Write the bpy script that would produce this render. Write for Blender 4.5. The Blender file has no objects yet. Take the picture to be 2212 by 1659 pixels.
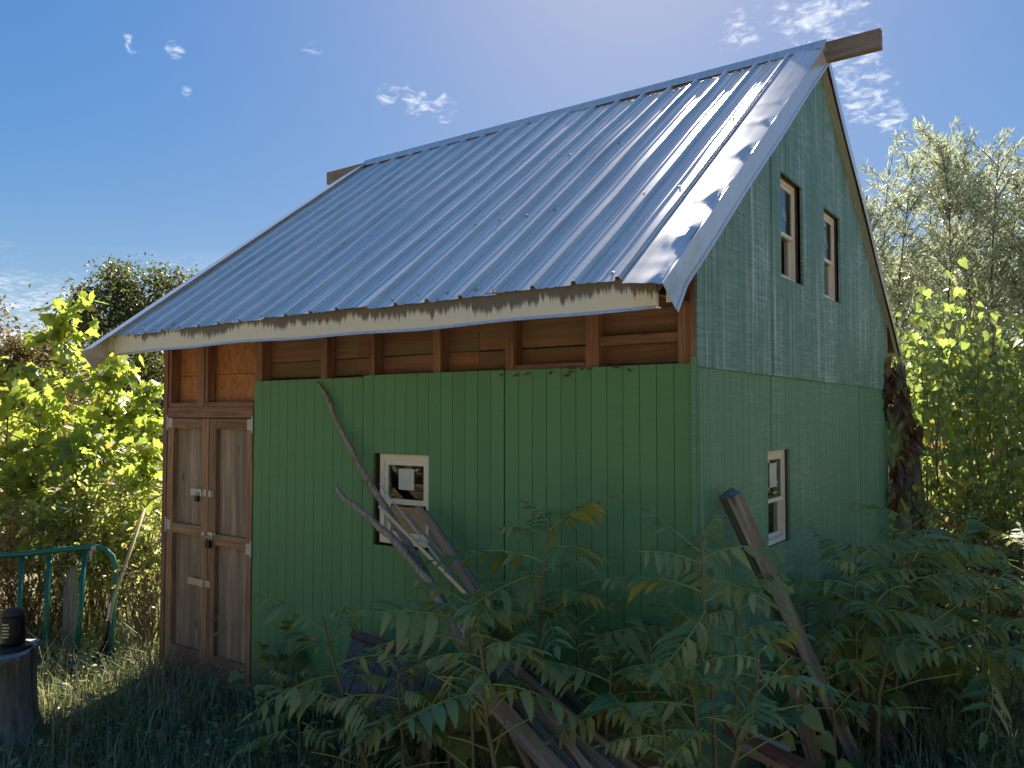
import bpy, math, random
import numpy as np
from mathutils import Vector, Matrix, Quaternion

# ------------------------------------------------------------------ camera / light / exposure
SC = bpy.context.scene
COL = SC.collection
R_ = math.radians
FPX, CX, CY = 1725.0, 1106.0, 829.5          # focal length and centre, in units of a 2212 x 1659 picture
PITCH = math.atan(65.5 / FPX)
YAW = R_(35.75)
CAM = Vector((1.646, -3.905, 2.2))
FW = Vector((-math.sin(YAW), math.cos(YAW), 0))
RT = Vector((math.cos(YAW), math.sin(YAW), 0))
UP = Vector((0, 0, 1))
cd = bpy.data.cameras.new('camera'); cam = bpy.data.objects.new('camera', cd); COL.objects.link(cam)
cd.sensor_width = 36; cd.lens = FPX / 2212 * 36; cd.clip_start = .05; cd.clip_end = 2000
cam.location = CAM; cam.rotation_euler = (math.pi / 2 + PITCH, 0, YAW)
SC.camera = cam

SKY_G, SKY_S, SKY_H, SKY_K = .29, 3.3, .515, .110
SUN_AZ = R_(-26.5)      # clockwise from +Y
SUN_EL = R_(37.5)
SUN_DIR = Vector((math.sin(SUN_AZ) * math.cos(SUN_EL), math.cos(SUN_AZ) * math.cos(SUN_EL), math.sin(SUN_EL)))
sd = bpy.data.lights.new('sun', 'SUN'); so = bpy.data.objects.new('sun', sd); COL.objects.link(so)
sd.energy = 4.2; sd.angle = R_(.53); sd.color = (1, .93, .82)
so.rotation_euler = (-SUN_DIR).to_track_quat('-Z', 'Y').to_euler(); so.location = (0, 0, 30)
SC.view_settings.view_transform = 'Standard'; SC.view_settings.look = 'None'
SC.view_settings.exposure = 1.85; SC.view_settings.gamma = 1
SC.cycles.max_bounces = 8; SC.cycles.transparent_max_bounces = 16
SC.cycles.sample_clamp_indirect = 6


def ray(px, py):
    """direction with unit length along the level view axis for a point of the 2212 x 1659 picture"""
    x = (px - CX) / FPX; y = -(py - CY) / FPX
    fh = math.cos(PITCH) - y * math.sin(PITCH); u = y * math.cos(PITCH) + math.sin(PITCH)
    return FW + RT * (x / fh) + UP * (u / fh)


def pt(px, py, d): return CAM + ray(px, py) * d
def on_y(px, py, Y=0.0): r = ray(px, py); return CAM + r * ((Y - CAM.y) / r.y)
def on_x(px, py, X=0.0): r = ray(px, py); return CAM + r * ((X - CAM.x) / r.x)
def on_g(px, py, Z=0.0): r = ray(px, py); return CAM + r * ((Z - CAM.z) / r.z)


# ---- world: clear daylight sky with a few wisps
W = bpy.data.worlds.new('World'); SC.world = W; W.use_nodes = True
W.cycles.sampling_method = 'MANUAL'; W.cycles.sample_map_resolution = 256
nt = W.node_tree; nt.nodes.clear()
def wn(t, **k):
    n = nt.nodes.new(t)
    for a, b in k.items(): setattr(n, a, b)
    return n
def wm(op, a, b=None, c=None):
    n = wn('ShaderNodeMath', operation=op)
    for i, v in enumerate((a, b, c)):
        if v is None: continue
        if isinstance(v, (int, float)): n.inputs[i].default_value = v
        else: nt.links.new(v, n.inputs[i])
    return n.outputs[0]
sky = wn('ShaderNodeTexSky', sky_type='NISHITA', sun_disc=False)
sky.sun_elevation = SUN_EL; sky.sun_rotation = SUN_AZ
sky.air_density = 1.0; sky.dust_density = .35; sky.ozone_density = 2.6; sky.altitude = 200
tc = wn('ShaderNodeTexCoord')
sep = wn('ShaderNodeSeparateXYZ'); nt.links.new(tc.outputs['Generated'], sep.inputs[0])
zz = wm('ADD', wm('MAXIMUM', sep.outputs[2], 0.0), .12)
cmb = wn('ShaderNodeCombineXYZ')
nt.links.new(wm('DIVIDE', sep.outputs[0], zz), cmb.inputs[0]); nt.links.new(wm('DIVIDE', sep.outputs[1], zz), cmb.inputs[1])
nz = wn('ShaderNodeTexNoise'); nz.inputs['Scale'].default_value = 24; nz.inputs['Detail'].default_value = 9
nz.inputs['Roughness'].default_value = .62; nz.inputs['Distortion'].default_value = .5
nt.links.new(cmb.outputs[0], nz.inputs['Vector'])
nl = wn('ShaderNodeTexNoise'); nl.inputs['Scale'].default_value = 1.7; nl.inputs['Detail'].default_value = 6
nt.links.new(cmb.outputs[0], nl.inputs['Vector'])
# wisps seen high in the sky: (picture x, y, angular radius in degrees, density)
cov = None
for px, py, rad, st in [(378, 110, .7, .9), (900, 216, 1.3, .72), (955, 236, 1.2, .55), (1765, 20, 3.3, .72), (1840, 120, 2.6, .72),
                        (1870, 205, 2.2, .68), (1920, 250, 1.4, .7), (1610, 50, 1.8, .55), (1580, 85, 1.2, .5), (280, 95, .7, .5), (678, 115, 1.0, .42), (405, 197, .5, .5),
                        (840, 205, 1.0, .6)]:
    d = ray(px, py).normalized()
    dp = wn('ShaderNodeVectorMath', operation='DOT_PRODUCT'); dp.inputs[1].default_value = d
    nt.links.new(tc.outputs['Generated'], dp.inputs[0])
    mr = wn('ShaderNodeMapRange', clamp=True); nt.links.new(dp.outputs['Value'], mr.inputs[0])
    mr.inputs[1].default_value = math.cos(R_(rad)); mr.inputs[2].default_value = 1.0
    mr.inputs[3].default_value = 0; mr.inputs[4].default_value = st
    s = wm('POWER', mr.outputs[0], .6)
    cov = s if cov is None else wm('MAXIMUM', cov, s)
def smooth(v, a, b):
    m = wn('ShaderNodeMapRange', clamp=True, interpolation_type='SMOOTHSTEP'); nt.links.new(v, m.inputs[0])
    m.inputs[1].default_value = a; m.inputs[2].default_value = b; return m.outputs[0]
wisp = smooth(wm('ADD', nz.outputs['Fac'], wm('MULTIPLY', cov, .32)), .64, 1.0)
wisp = wm('MULTIPLY', wisp, smooth(cov, .02, .3))
# fair-weather bank low over the horizon all the way round
low = smooth(sep.outputs[2], .20, .09)
bank = wm('MULTIPLY', smooth(wm('ADD', wm('MULTIPLY', nl.outputs['Fac'], .75), wm('MULTIPLY', nz.outputs['Fac'], .28)), .475, .62), low)
cl = wm('MINIMUM', wm('MAXIMUM', wm('MULTIPLY', wisp, .85), wm('MULTIPLY', bank, .9)), 1.0)
mx = wn('ShaderNodeMix', data_type='RGBA'); nt.links.new(cl, mx.inputs[0])
gm = wn('ShaderNodeGamma'); gm.inputs[1].default_value = SKY_G; nt.links.new(sky.outputs[0], gm.inputs[0])
hsv = wn('ShaderNodeHueSaturation'); hsv.inputs['Saturation'].default_value = SKY_S; hsv.inputs['Hue'].default_value = SKY_H; nt.links.new(gm.outputs[0], hsv.inputs['Color'])
nt.links.new(hsv.outputs[0], mx.inputs[6]); mx.inputs[7].default_value = (2.9, 3.0, 3.15, 1)
bg = wn('ShaderNodeBackground'); bg.inputs[1].default_value = SKY_K
nt.links.new(mx.outputs[2], bg.inputs[0])
wo = wn('ShaderNodeOutputWorld'); nt.links.new(bg.outputs[0], wo.inputs[0])

# ------------------------------------------------------------------ helpers
rnd = random.Random(7)
rng = np.random.default_rng(11)


class MB:
    def __init__(s): s.v = []; s.f = []
    def add(s, vs, fs):
        o = len(s.v); s.v += [tuple(v) for v in vs]; s.f += [tuple(i + o for i in f) for f in fs]
    def hexa(s, p):       # 8 points: bottom ring 0-3, top ring 4-7 (counter-clockwise from above)
        s.add(p, [(3, 2, 1, 0), (4, 5, 6, 7), (0, 1, 5, 4), (1, 2, 6, 5), (2, 3, 7, 6), (3, 0, 4, 7)])
    def box(s, x0, x1, y0, y1, z0, z1):
        s.hexa([(x0, y0, z0), (x1, y0, z0), (x1, y1, z0), (x0, y1, z0), (x0, y0, z1), (x1, y0, z1), (x1, y1, z1), (x0, y1, z1)])
    def tube(s, pts, rad, n=8, cap=True):
        pts = [Vector(p) for p in pts]; k = len(pts)
        if not hasattr(rad, '__len__'): rad = [rad] * k
        vs = []; ref = None
        for i, p in enumerate(pts):
            t = (pts[min(i + 1, k - 1)] - pts[max(i - 1, 0)]).normalized()
            if ref is None:
                ref = t.orthogonal().normalized()
            a = (ref - t * ref.dot(t)).normalized(); ref = a; b = t.cross(a)
            for j in range(n):
                th = 2 * math.pi * j / n
                vs.append(p + (a * math.cos(th) + b * math.sin(th)) * rad[i])
        fs = []
        for i in range(k - 1):
            for j in range(n):
                fs.append((i * n + j, i * n + (j + 1) % n, (i + 1) * n + (j + 1) % n, (i + 1) * n + j))
        if cap:
            fs.append(tuple(range(n - 1, -1, -1))); fs.append(tuple((k - 1) * n + j for j in range(n)))
        s.add(vs, fs)
    def lathe(s, prof, n=16, c=(0, 0, 0)):
        vs = []; fs = []
        for r, z in prof:
            for j in range(n):
                th = 2 * math.pi * j / n; vs.append((c[0] + r * math.cos(th), c[1] + r * math.sin(th), c[2] + z))
        for i in range(len(prof) - 1):
            for j in range(n):
                fs.append((i * n + j, i * n + (j + 1) % n, (i + 1) * n + (j + 1) % n, (i + 1) * n + j))
        fs.append(tuple(range(n - 1, -1, -1))); fs.append(tuple((len(prof) - 1) * n + j for j in range(n)))
        s.add(vs, fs)
    def mesh(s, name, mat, smooth=False):
        me = bpy.data.meshes.new(name); me.from_pydata(s.v, [], s.f); me.materials.append(mat)
        if smooth: me.shade_smooth()
        me.update(); return me
    def build(s, name, mat, parent=None, smooth=False, matrix=None):
        return link(name, s.mesh(name, mat, smooth), parent, matrix)


def link(name, me, parent=None, matrix=None):
    o = bpy.data.objects.new(name, me); COL.objects.link(o)
    if parent: o.parent = parent
    if matrix is not None: o.matrix_basis = matrix
    return o
def tag(o, label, cat, group=None, kind=None):
    if label: o['label'] = label
    if cat: o['category'] = cat
    if group: o['group'] = group
    if kind: o['kind'] = kind
    return o
def thing(name, loc, label, cat, group=None):
    o = bpy.data.objects.new(name, None); COL.objects.link(o); o.location = loc; o.empty_display_size = .1
    return tag(o, label, cat, group)
def boxp(name, mat, parent, *b): m = MB(); m.box(*b); return m.build(name, mat, parent)
def frame(p, x, n):
    """matrix: local X along x, local Z near n"""
    x = Vector(x).normalized(); n = Vector(n); n = (n - x * n.dot(x))
    n = n.normalized() if n.length > 1e-5 else x.orthogonal().normalized()
    y = n.cross(x); m = Matrix((x, y, n)).transposed().to_4x4(); m.translation = p; return m

# ------------------------------------------------------------------ materials
def base(name):
    m = bpy.data.materials.new(name); m.use_nodes = True; t = m.node_tree; t.nodes.clear()
    out = t.nodes.new('ShaderNodeOutputMaterial'); b = t.nodes.new('ShaderNodeBsdfPrincipled')
    t.links.new(b.outputs[0], out.inputs[0]); return m, t, b, out
def nd(t, ty, ins=None, **k):
    n = t.nodes.new(ty)
    for a, b in k.items(): setattr(n, a, b)
    for a, v in (ins or {}).items():
        if hasattr(v, 'links') or isinstance(v, bpy.types.NodeSocket): t.links.new(v, n.inputs[a])
        else: n.inputs[a].default_value = v
    return n
def mth(t, op, a, b=0.0, clamp=False):
    return nd(t, 'ShaderNodeMath', {0: a, 1: b}, operation=op, use_clamp=clamp).outputs[0]
def coords(t, scale, rand=True):
    tc = nd(t, 'ShaderNodeTexCoord'); v = tc.outputs['Object']
    if rand:
        oi = nd(t, 'ShaderNodeObjectInfo')
        sc = nd(t, 'ShaderNodeVectorMath', {0: (13.7, 7.9, 21.3), 'Scale': oi.outputs['Random']}, operation='SCALE')
        v = nd(t, 'ShaderNodeVectorMath', {0: v, 1: sc.outputs[0]}, operation='ADD').outputs[0]
    return nd(t, 'ShaderNodeMapping', {'Vector': v, 'Scale': scale}).outputs[0]
def noise(t, scale_vec, s=1.0, det=5, rough=.55, rand=True, dist=0.0):
    return nd(t, 'ShaderNodeTexNoise', {'Vector': coords(t, scale_vec, rand), 'Scale': s, 'Detail': det, 'Roughness': rough, 'Distortion': dist}).outputs['Fac']
def ramp(t, fac, stops):
    r = nd(t, 'ShaderNodeValToRGB', {'Fac': fac}); e = r.color_ramp.elements
    while len(e) < len(stops): e.new(.5)
    for i, (p, c) in enumerate(stops):
        e[i].position = p; e[i].color = (*c, 1) if len(c) == 3 else c
    return r.outputs[0]
def mixc(t, f, a, b, mode='MIX'):
    n = nd(t, 'ShaderNodeMix', data_type='RGBA', blend_type=mode)
    for i, v in ((0, f), (6, a), (7, b)):
        if isinstance(v, bpy.types.NodeSocket): t.links.new(v, n.inputs[i])
        else: n.inputs[i].default_value = (*v, 1) if isinstance(v, tuple) and len(v) == 3 else v
    return n.outputs[2]
def bump(t, b, h, st=.3, dist=.01):
    bp = nd(t, 'ShaderNodeBump', {'Height': h, 'Strength': st, 'Distance': dist}); t.links.new(bp.outputs[0], b.inputs['Normal'])

AX = {'x': (1.3, 26, 26), 'y': (26, 1.3, 26), 'z': (26, 26, 1.3)}
def wood(name, c1, c2, axis='z', rough=.75, dark=None, weather=None, k=1.0):
    c1, c2 = [tuple(min(.62, x * 1.4) for x in c) for c in (c1, c2)]
    m, t, b, _ = base(name)
    sv = tuple(x * k for x in AX[axis])
    n1 = noise(t, sv, 1, 6, .6, dist=.6)
    c = ramp(t, n1, [(.36, tuple(x * .8 for x in c1)), (.66, tuple(min(.7, x * 1.1) for x in c2))])
    n2 = noise(t, tuple(3.2 for _ in sv), 1, 3)
    c = mixc(t, mth(t, 'MULTIPLY', n2, .7), c, dark or tuple(x * .55 for x in c1))
    if weather:
        n3 = noise(t, tuple(x * .35 for x in sv), 1, 5)
        c = mixc(t, ramp(t, n3, [(.42, (0, 0, 0)), (.66, (1, 1, 1))]), c, weather)
    kn = nd(t, 'ShaderNodeTexVoronoi', {'Vector': coords(t, tuple(5.2 if x > 10 else 2.3 for x in AX[axis])), 'Scale': 1.0})
    c = mixc(t, ramp(t, kn.outputs['Distance'], [(.05, (.85,) * 3), (.12, (0, 0, 0))]), c, tuple(x * .3 for x in c1))
    oi = nd(t, 'ShaderNodeObjectInfo')
    hs = nd(t, 'ShaderNodeHueSaturation', {'Color': c, 'Value': mth(t, 'MULTIPLY_ADD', oi.outputs['Random'], .45)})
    hs.inputs['Value'].links[0].from_node.inputs[2].default_value = .78
    t.links.new(hs.outputs[0], b.inputs['Base Color']); b.inputs['Roughness'].default_value = rough
    bump(t, b, n1, .7, .004); return m

def paint(name, c, fade_haze, amt, streak):
    m, t, b, _ = base(name)
    saw = noise(t, (3.5, 3.5, 70), 1, 6, .75, rand=False, dist=.8)
    ver = noise(t, (34, 34, .9), 1, 6, .65, rand=False)
    pat = noise(t, (1.7, 1.7, .9), 1, 6, .65, rand=False)
    col = mixc(t, mth(t, 'MULTIPLY', ver, .45), c, tuple(x * .62 for x in c))
    a = mth(t, 'MULTIPLY', ramp(t, saw, [(.46, (0,) * 3), (.72, (1,) * 3)]), ramp(t, pat, [(.34, (0,) * 3), (.66, (1,) * 3)]))
    a2 = mth(t, 'MULTIPLY', ramp(t, ver, [(.52, (0,) * 3), (.74, (1,) * 3)]), ramp(t, pat, [(.3, (.15,) * 3), (.7, (1,) * 3)]))
    a = mth(t, 'ADD', mth(t, 'MULTIPLY', a, amt), mth(t, 'MULTIPLY', a2, streak), True)
    col = mixc(t, a, col, fade_haze)
    sp1 = noise(t, (16, 16, 42), 1, 3, .6, rand=False, dist=1.5)
    col = mixc(t, ramp(t, sp1, [(.735, (0,) * 3), (.76, (.75,) * 3)]), col, (.55, .58, .50))
    ob = nd(t, 'ShaderNodeTexCoord'); oz = nd(t, 'ShaderNodeSeparateXYZ', {0: ob.outputs['Object']}).outputs[2]
    mud = mth(t, 'SUBTRACT', mth(t, 'MULTIPLY', noise(t, (9, 9, 5), 1, 7, .75, rand=False), 1.1), mth(t, 'MULTIPLY', oz, 1.15))
    col = mixc(t, ramp(t, mud, [(.05, (0,) * 3), (.45, (.75,) * 3)]), col, (.16, .12, .075))
    oi = nd(t, 'ShaderNodeObjectInfo')
    hs = nd(t, 'ShaderNodeHueSaturation', {'Color': col, 'Value': mth(t, 'MULTIPLY_ADD', oi.outputs['Random'], .08)})
    hs.inputs['Value'].links[0].from_node.inputs[2].default_value = .96
    t.links.new(hs.outputs[0], b.inputs['Base Color'])
    b.inputs['Roughness'].default_value = .55; b.inputs['Specular IOR Level'].default_value = .4
    bump(t, b, mth(t, 'ADD', saw, ver), .3, .002); return m

def plain(name, c, rough=.6, metal=0.0, var=.25, sc=12.0, spec=.5, bmp=.1):
    m, t, b, _ = base(name)
    n = noise(t, (sc,) * 3, 1, 6)
    col = mixc(t, mth(t, 'MULTIPLY', n, var * 2), c, tuple(x * .45 for x in c))
    t.links.new(col, b.inputs['Base Color']); b.inputs['Roughness'].default_value = rough; b.inputs['Metallic'].default_value = metal
    b.inputs['Specular IOR Level'].default_value = spec
    if bmp: bump(t, b, n, bmp, .01)
    return m

def leafm(name, c1, c2, trans, tw=.5, odd=None, oddp=.06, rough=.42, spec=.45):
    m, t, b, out = base(name)
    gi = nd(t, 'ShaderNodeNewGeometry'); oi = nd(t, 'ShaderNodeObjectInfo')
    r = mth(t, 'FRACT', mth(t, 'ADD', gi.outputs['Random Per Island'], mth(t, 'MULTIPLY', oi.outputs['Random'], 3.7)))
    c = mixc(t, r, c1, c2)
    r2 = mth(t, 'FRACT', mth(t, 'MULTIPLY', r, 17.3))
    tr = mixc(t, r2, trans, tuple(x * .6 for x in trans))
    if odd:
        o = mth(t, 'GREATER_THAN', r2, 1 - oddp); c = mixc(t, o, c, odd); tr = mixc(t, o, tr, odd)
    t.links.new(c, b.inputs['Base Color']); b.inputs['Roughness'].default_value = rough; b.inputs['Specular IOR Level'].default_value = spec
    tl = nd(t, 'ShaderNodeBsdfTranslucent', {'Color': tr})
    mx = nd(t, 'ShaderNodeMixShader', {0: tw}); t.links.new(b.outputs[0], mx.inputs[1]); t.links.new(tl.outputs[0], mx.inputs[2])
    t.links.new(mx.outputs[0], out.inputs[0]); return m

M = {}
M['green'] = paint('green_paint', (.105, .275, .115), (.21, .37, .21), .28, .22)
M['green_gable'] = paint('weathered_and_sheened_green_paint', (.11, .285, .155), (.46, .60, .54), .42, .5)  # worn paint, with the gable's sky sheen and haze put into the colour
M['green_upper'] = paint('faded_and_hazed_green_paint', (.105, .25, .18), (.60, .70, .74), .75, 1.4)  # faded paint, with lens-flare haze painted in as pale blue
M['lum'] = {a: wood('framing_lumber_' + a, (.15, .072, .046), (.27, .14, .088), a, k=1.8) for a in 'xyz'}
M['redboard'] = wood('reddish_sheathing', (.15, .07, .045), (.24, .115, .07), 'x', weather=(.14, .12, .07))
M['door'] = wood('weathered_door_board', (.18, .10, .052), (.33, .19, .10), 'z', k=2.0)
M['doorx'] = wood('weathered_door_rail', (.18, .10, .052), (.33, .185, .095), 'x', k=2.0)
M['ply'] = wood('weathered_door_ply', (.24, .165, .105), (.40, .29, .2), 'z', weather=(.19, .14, .10), k=1.1)
M['beam'] = wood('grey_beam', (.15, .11, .085), (.23, .175, .135), 'x')
M['grey'] = wood('grey_weathered_wood', (.16, .145, .13), (.34, .31, .28), 'z', weather=(.16, .14, .125), k=2.4)
M['brown'] = wood('brown_board', (.17, .105, .06), (.28, .18, .11), 'z', k=2.4)
M['jamb'] = wood('dark_brown_jamb', (.085, .038, .03), (.14, .065, .045), 'z')
M['branch'] = wood('dead_branch', (.26, .18, .13), (.48, .37, .29), 'z', k=2.0)
M['bark'] = wood('tree_bark', (.07, .055, .042), (.17, .14, .11), 'z', rough=.9)
M['twig'] = plain('brown_twig', (.16, .09, .06), .8)
M['greystem'] = plain('grey_twig', (.26, .22, .17), .8)
M['stem'] = plain('green_brown_stem', (.20, .17, .085), .6)
M['petiole'] = plain('yellow_green_petiole', (.36, .40, .11), .5)
M['cream'] = plain('cream_window_paint', (.82, .75, .60), .45, var=.12, bmp=.03)
M['hinge'] = plain('galvanised_hinge', (.50, .49, .45), .45, .2, .2, 40)
M['steel'] = plain('dull_steel', (.45, .44, .42), .4, .7, .2, 30)
M['black'] = plain('black_metal', (.018, .017, .017), .5, .3, .3)
M['gate'] = plain('dark_green_enamel', (.008, .15, .105), .35, 0, .15, 30, bmp=.03)
M['label'] = plain('white_label', (.75, .76, .78), .5, var=.05)
M['blue'] = plain('blue_print', (.03, .06, .3), .5, var=.05)
M['bamboo'] = plain('pale_rake_handle', (.56, .40, .22), .5, 0, .2, 8)
M['sticker'] = plain('pale_window_sticker', (.62, .66, .56), .7, var=.18, sc=25)
M['wire'] = plain('rusty_wire', (.16, .12, .1), .6, .4)
M['darkpanel'] = wood('dark_stained_panel', (.07, .06, .052), (.12, .10, .09), 'x')
M['dead'] = leafm('dead_leaf', (.10, .055, .035), (.19, .11, .06), (.20, .09, .03), .25)
M['interior'] = plain('dark_interior', (.05, .04, .035), .9)

# oriented strand board
m, t, b, _ = base('strand_board')
v = nd(t, 'ShaderNodeTexVoronoi', {'Vector': coords(t, (34, 34, 13)), 'Scale': 1.0, 'Randomness': 1.0})
n = noise(t, (24, 24, 9), 1, 5, .7, dist=2.5)
c = ramp(t, n, [(.3, (.17, .062, .022)), (.5, (.40, .155, .055)), (.72, (.60, .27, .105))])
c = mixc(t, .4, c, ramp(t, nd(t, 'ShaderNodeSeparateColor', {0: v.outputs['Color']}).outputs[0], [(0, (.22, .08, .03)), (1, (.55, .25, .1))]))
t.links.new(c, b.inputs['Base Color']); b.inputs['Roughness'].default_value = .7; bump(t, b, n, .4, .004); M['osb'] = m

# galvanised roofing
def metal(name, c, ro, bmpst):
    m, t, b, _ = base(name)
    n = noise(t, (9, 3, 3), 1, 6, .65); n2 = noise(t, (1.6, .55, .55), 1, 3, .5); n3 = noise(t, (110,) * 3, 1, 2)
    col = mixc(t, mth(t, 'MULTIPLY', n, .55), c, tuple(x * .6 for x in c))
    dr = ramp(t, noise(t, (26, .8, .8), 1, 6, .7), [(.5, (0,) * 3), (.8, (.7,) * 3)])
    col = mixc(t, dr, col, (.30, .27, .23))
    t.links.new(col, b.inputs['Base Color']); b.inputs['Metallic'].default_value = .38
    r = mth(t, 'MULTIPLY_ADD', n, .14); r.node.inputs[2].default_value = ro
    t.links.new(r, b.inputs['Roughness'])
    h = mth(t, 'ADD', mth(t, 'MULTIPLY', n2, 6.0), mth(t, 'MULTIPLY', n3, .08))
    bump(t, b, h, bmpst, .006); return m
M['roof'] = metal('galvanised_roofing', (.84, .775, .69), .12, .35)
M['flash'] = metal('galvanised_flashing', (.78, .74, .69), .18, .12)

# cream fascia with black water streaks running down from the metal
m, t, b, _ = base('streaked_cream_fascia')
tcn = nd(t, 'ShaderNodeTexCoord'); sp = nd(t, 'ShaderNodeSeparateXYZ', {0: tcn.outputs['Object']})
run = noise(t, (34, .1, 1.6), 1, 5, .75, rand=False); big = noise(t, (2.6, .1, .1), 1, 3, .5, rand=False)
hgt = mth(t, 'MULTIPLY', mth(t, 'SUBTRACT', 2.872, sp.outputs[2]), 1 / .155)
amt = mth(t, 'ADD', mth(t, 'MULTIPLY', run, 1.5), mth(t, 'MULTIPLY', big, 1.35))
xx = mth(t, 'MULTIPLY', mth(t, 'ADD', sp.outputs[0], 5.0), .075)
st = mth(t, 'SUBTRACT', mth(t, 'ADD', amt, xx), mth(t, 'ADD', hgt, 1.10))
c = mixc(t, ramp(t, st, [(.0, (0,) * 3), (.16, (.9,) * 3)]), (.72, .68, .56), (.085, .07, .06))
t.links.new(c, b.inputs['Base Color']); b.inputs['Roughness'].default_value = .6; M['fascia'] = m

# window glass
m, t, b, out = base('window_glass')
gl = nd(t, 'ShaderNodeBsdfGlossy', {'Color': (1, 1, 1, 1), 'Roughness': .015}); tp = nd(t, 'ShaderNodeBsdfTransparent', {'Color': (.72, .76, .76, 1)})
fr = nd(t, 'ShaderNodeFresnel', {'IOR': 1.65}); bf = nd(t, 'ShaderNodeNewGeometry')
mx = nd(t, 'ShaderNodeMixShader', {0: mth(t, 'MULTIPLY', fr.outputs[0], mth(t, 'SUBTRACT', 1.0, bf.outputs['Backfacing']))})
t.links.new(tp.outputs[0], mx.inputs[1]); t.links.new(gl.outputs[0], mx.inputs[2]); t.links.new(mx.outputs[0], out.inputs[0]); M['glass'] = m

# ground
m, t, b, _ = base('ground_soil_and_thatch')
n = noise(t, (3,) * 3, 1, 8, .7, rand=False); n2 = noise(t, (.5,) * 3, 1, 4, rand=False); n3 = noise(t, (45,) * 3, 1, 5, .7, rand=False)
c = ramp(t, n, [(.3, (.06, .047, .032)), (.52, (.13, .10, .06)), (.7, (.20, .16, .095))])
c = mixc(t, ramp(t, n2, [(.42, (0,) * 3), (.62, (.8,) * 3)]), c, (.045, .062, .018))
# away from the shed the ground is paled to straw, adding bounce light
gp_ = nd(t, 'ShaderNodeTexCoord'); ln_ = nd(t, 'ShaderNodeVectorMath', {0: gp_.outputs['Object'], 1: (-1.5, 1.0, 0)}, operation='DISTANCE')
far_ = nd(t, 'ShaderNodeMapRange', {0: mth(t, 'ADD', ln_.outputs['Value'], mth(t, 'MULTIPLY', n, 2.0)), 1: 6.0, 2: 8.5}).outputs[0]
c = mixc(t, far_, c, ramp(t, n, [(.3, (.26, .21, .12)), (.7, (.46, .39, .24))]))
t.links.new(c, b.inputs['Base Color']); b.inputs['Roughness'].default_value = .95; b.inputs['Specular IOR Level'].default_value = .1
bump(t, b, mth(t, 'ADD', n, n3), .8, .03); M['ground'] = m

M['ail'] = leafm('compound_leaf', (.17, .23, .08), (.36, .40, .14), (.38, .45, .10), .3, (.42, .36, .12), .018, .5, .25)
M['ail_lit'] = M['ail']
M['tulip'] = leafm('broad_lobed_leaf', (.11, .16, .04), (.19, .24, .06), (.58, .68, .10), .55, (.42, .36, .08), .05)
M['bramble'] = leafm('small_shrub_leaf', (.18, .22, .07), (.30, .31, .11), (.72, .76, .20), .55, (.5, .32, .1), .10, .34, .8)
M['rust'] = leafm('rusty_shrub_leaf', (.26, .22, .10), (.30, .20, .10), (.66, .52, .20), .55, (.44, .20, .09), .18)
M['vine'] = leafm('heart_vine_leaf', (.12, .16, .06), (.20, .24, .10), (.44, .56, .12), .52, (.48, .42, .06), .06, .36, .6)
M['willow'] = leafm('willow_leaf', (.24, .28, .19), (.36, .38, .28), (.48, .53, .32), .48, (.36, .34, .2), .06, .26, 1.0)
M['oak'] = leafm('dark_tree_leaf', (.045, .065, .022), (.085, .095, .032), (.20, .22, .05), .38, (.22, .13, .05), .08)
M['autumn'] = leafm('turning_tree_leaf', (.07, .075, .025), (.13, .09, .035), (.26, .20, .05), .38, (.28, .12, .05), .2)
M['pale'] = leafm('pale_tree_leaf', (.16, .19, .07), (.24, .25, .10), (.60, .63, .22), .5, (.46, .40, .16), .1, .33, .8)
M['grass'] = leafm('grass_blade', (.15, .19, .07), (.28, .30, .13), (.32, .36, .12), .38, (.48, .40, .24), .22, .5, .4)
M['litter'] = leafm('leaf_litter', (.14, .085, .05), (.26, .17, .1), (.2, .1, .04), .2)

# ------------------------------------------------------------------ ground sheet
def gz(x, y): return .035 * math.sin(x * 1.3 + .4) * math.cos(y * 1.1) + .02 * math.sin(x * 3.1 + y * 2.3)
ax = np.concatenate([-np.geomspace(600, 12, 14), np.arange(-11.5, 16.1, .5), np.geomspace(17, 600, 14)])
vs = []; fs = []; n = len(ax)
for i, y in enumerate(ax):
    for j, x in enumerate(ax):
        far = max(abs(x), abs(y)) > 16
        vs.append((x, y, -.02 if far else gz(x, y) - .01))
for i in range(n - 1):
    for j in range(n - 1): fs.append((i * n + j, i * n + j + 1, (i + 1) * n + j + 1, (i + 1) * n + j))
mb = MB(); mb.v = vs; mb.f = fs
tag(mb.build('ground', M['ground'], smooth=True), 'rough soil and dry thatch under weeds', None, kind='structure')

# ------------------------------------------------------------------ the shed
WID, DEP, RID = 4.90, 4.88, 2.44
EY, EZ, SL = -.417, 2.87, .760           # roof sheet: eave line and slope
def zr(y): return EZ + SL * (y - EY) if y <= RID else EZ + SL * (2 * RID - y - EY)
shed = thing('shed', (0, 0, 0), 'weathered green board-sided shed with steep ribbed metal roof', 'shed')
STOP = 2.47                               # top of the front siding

FWIN = (-2.33, -1.83, on_y(870, 1184).z, on_y(870, 981).z)         # opening in the front wall (x0,x1,z0,z1)
GWIN = [(1.41, 1.91, 3.115, 3.825), (2.51, 3.01, 3.11, 3.82), (1.15, 1.60, 1.355, 1.965)]

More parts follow.
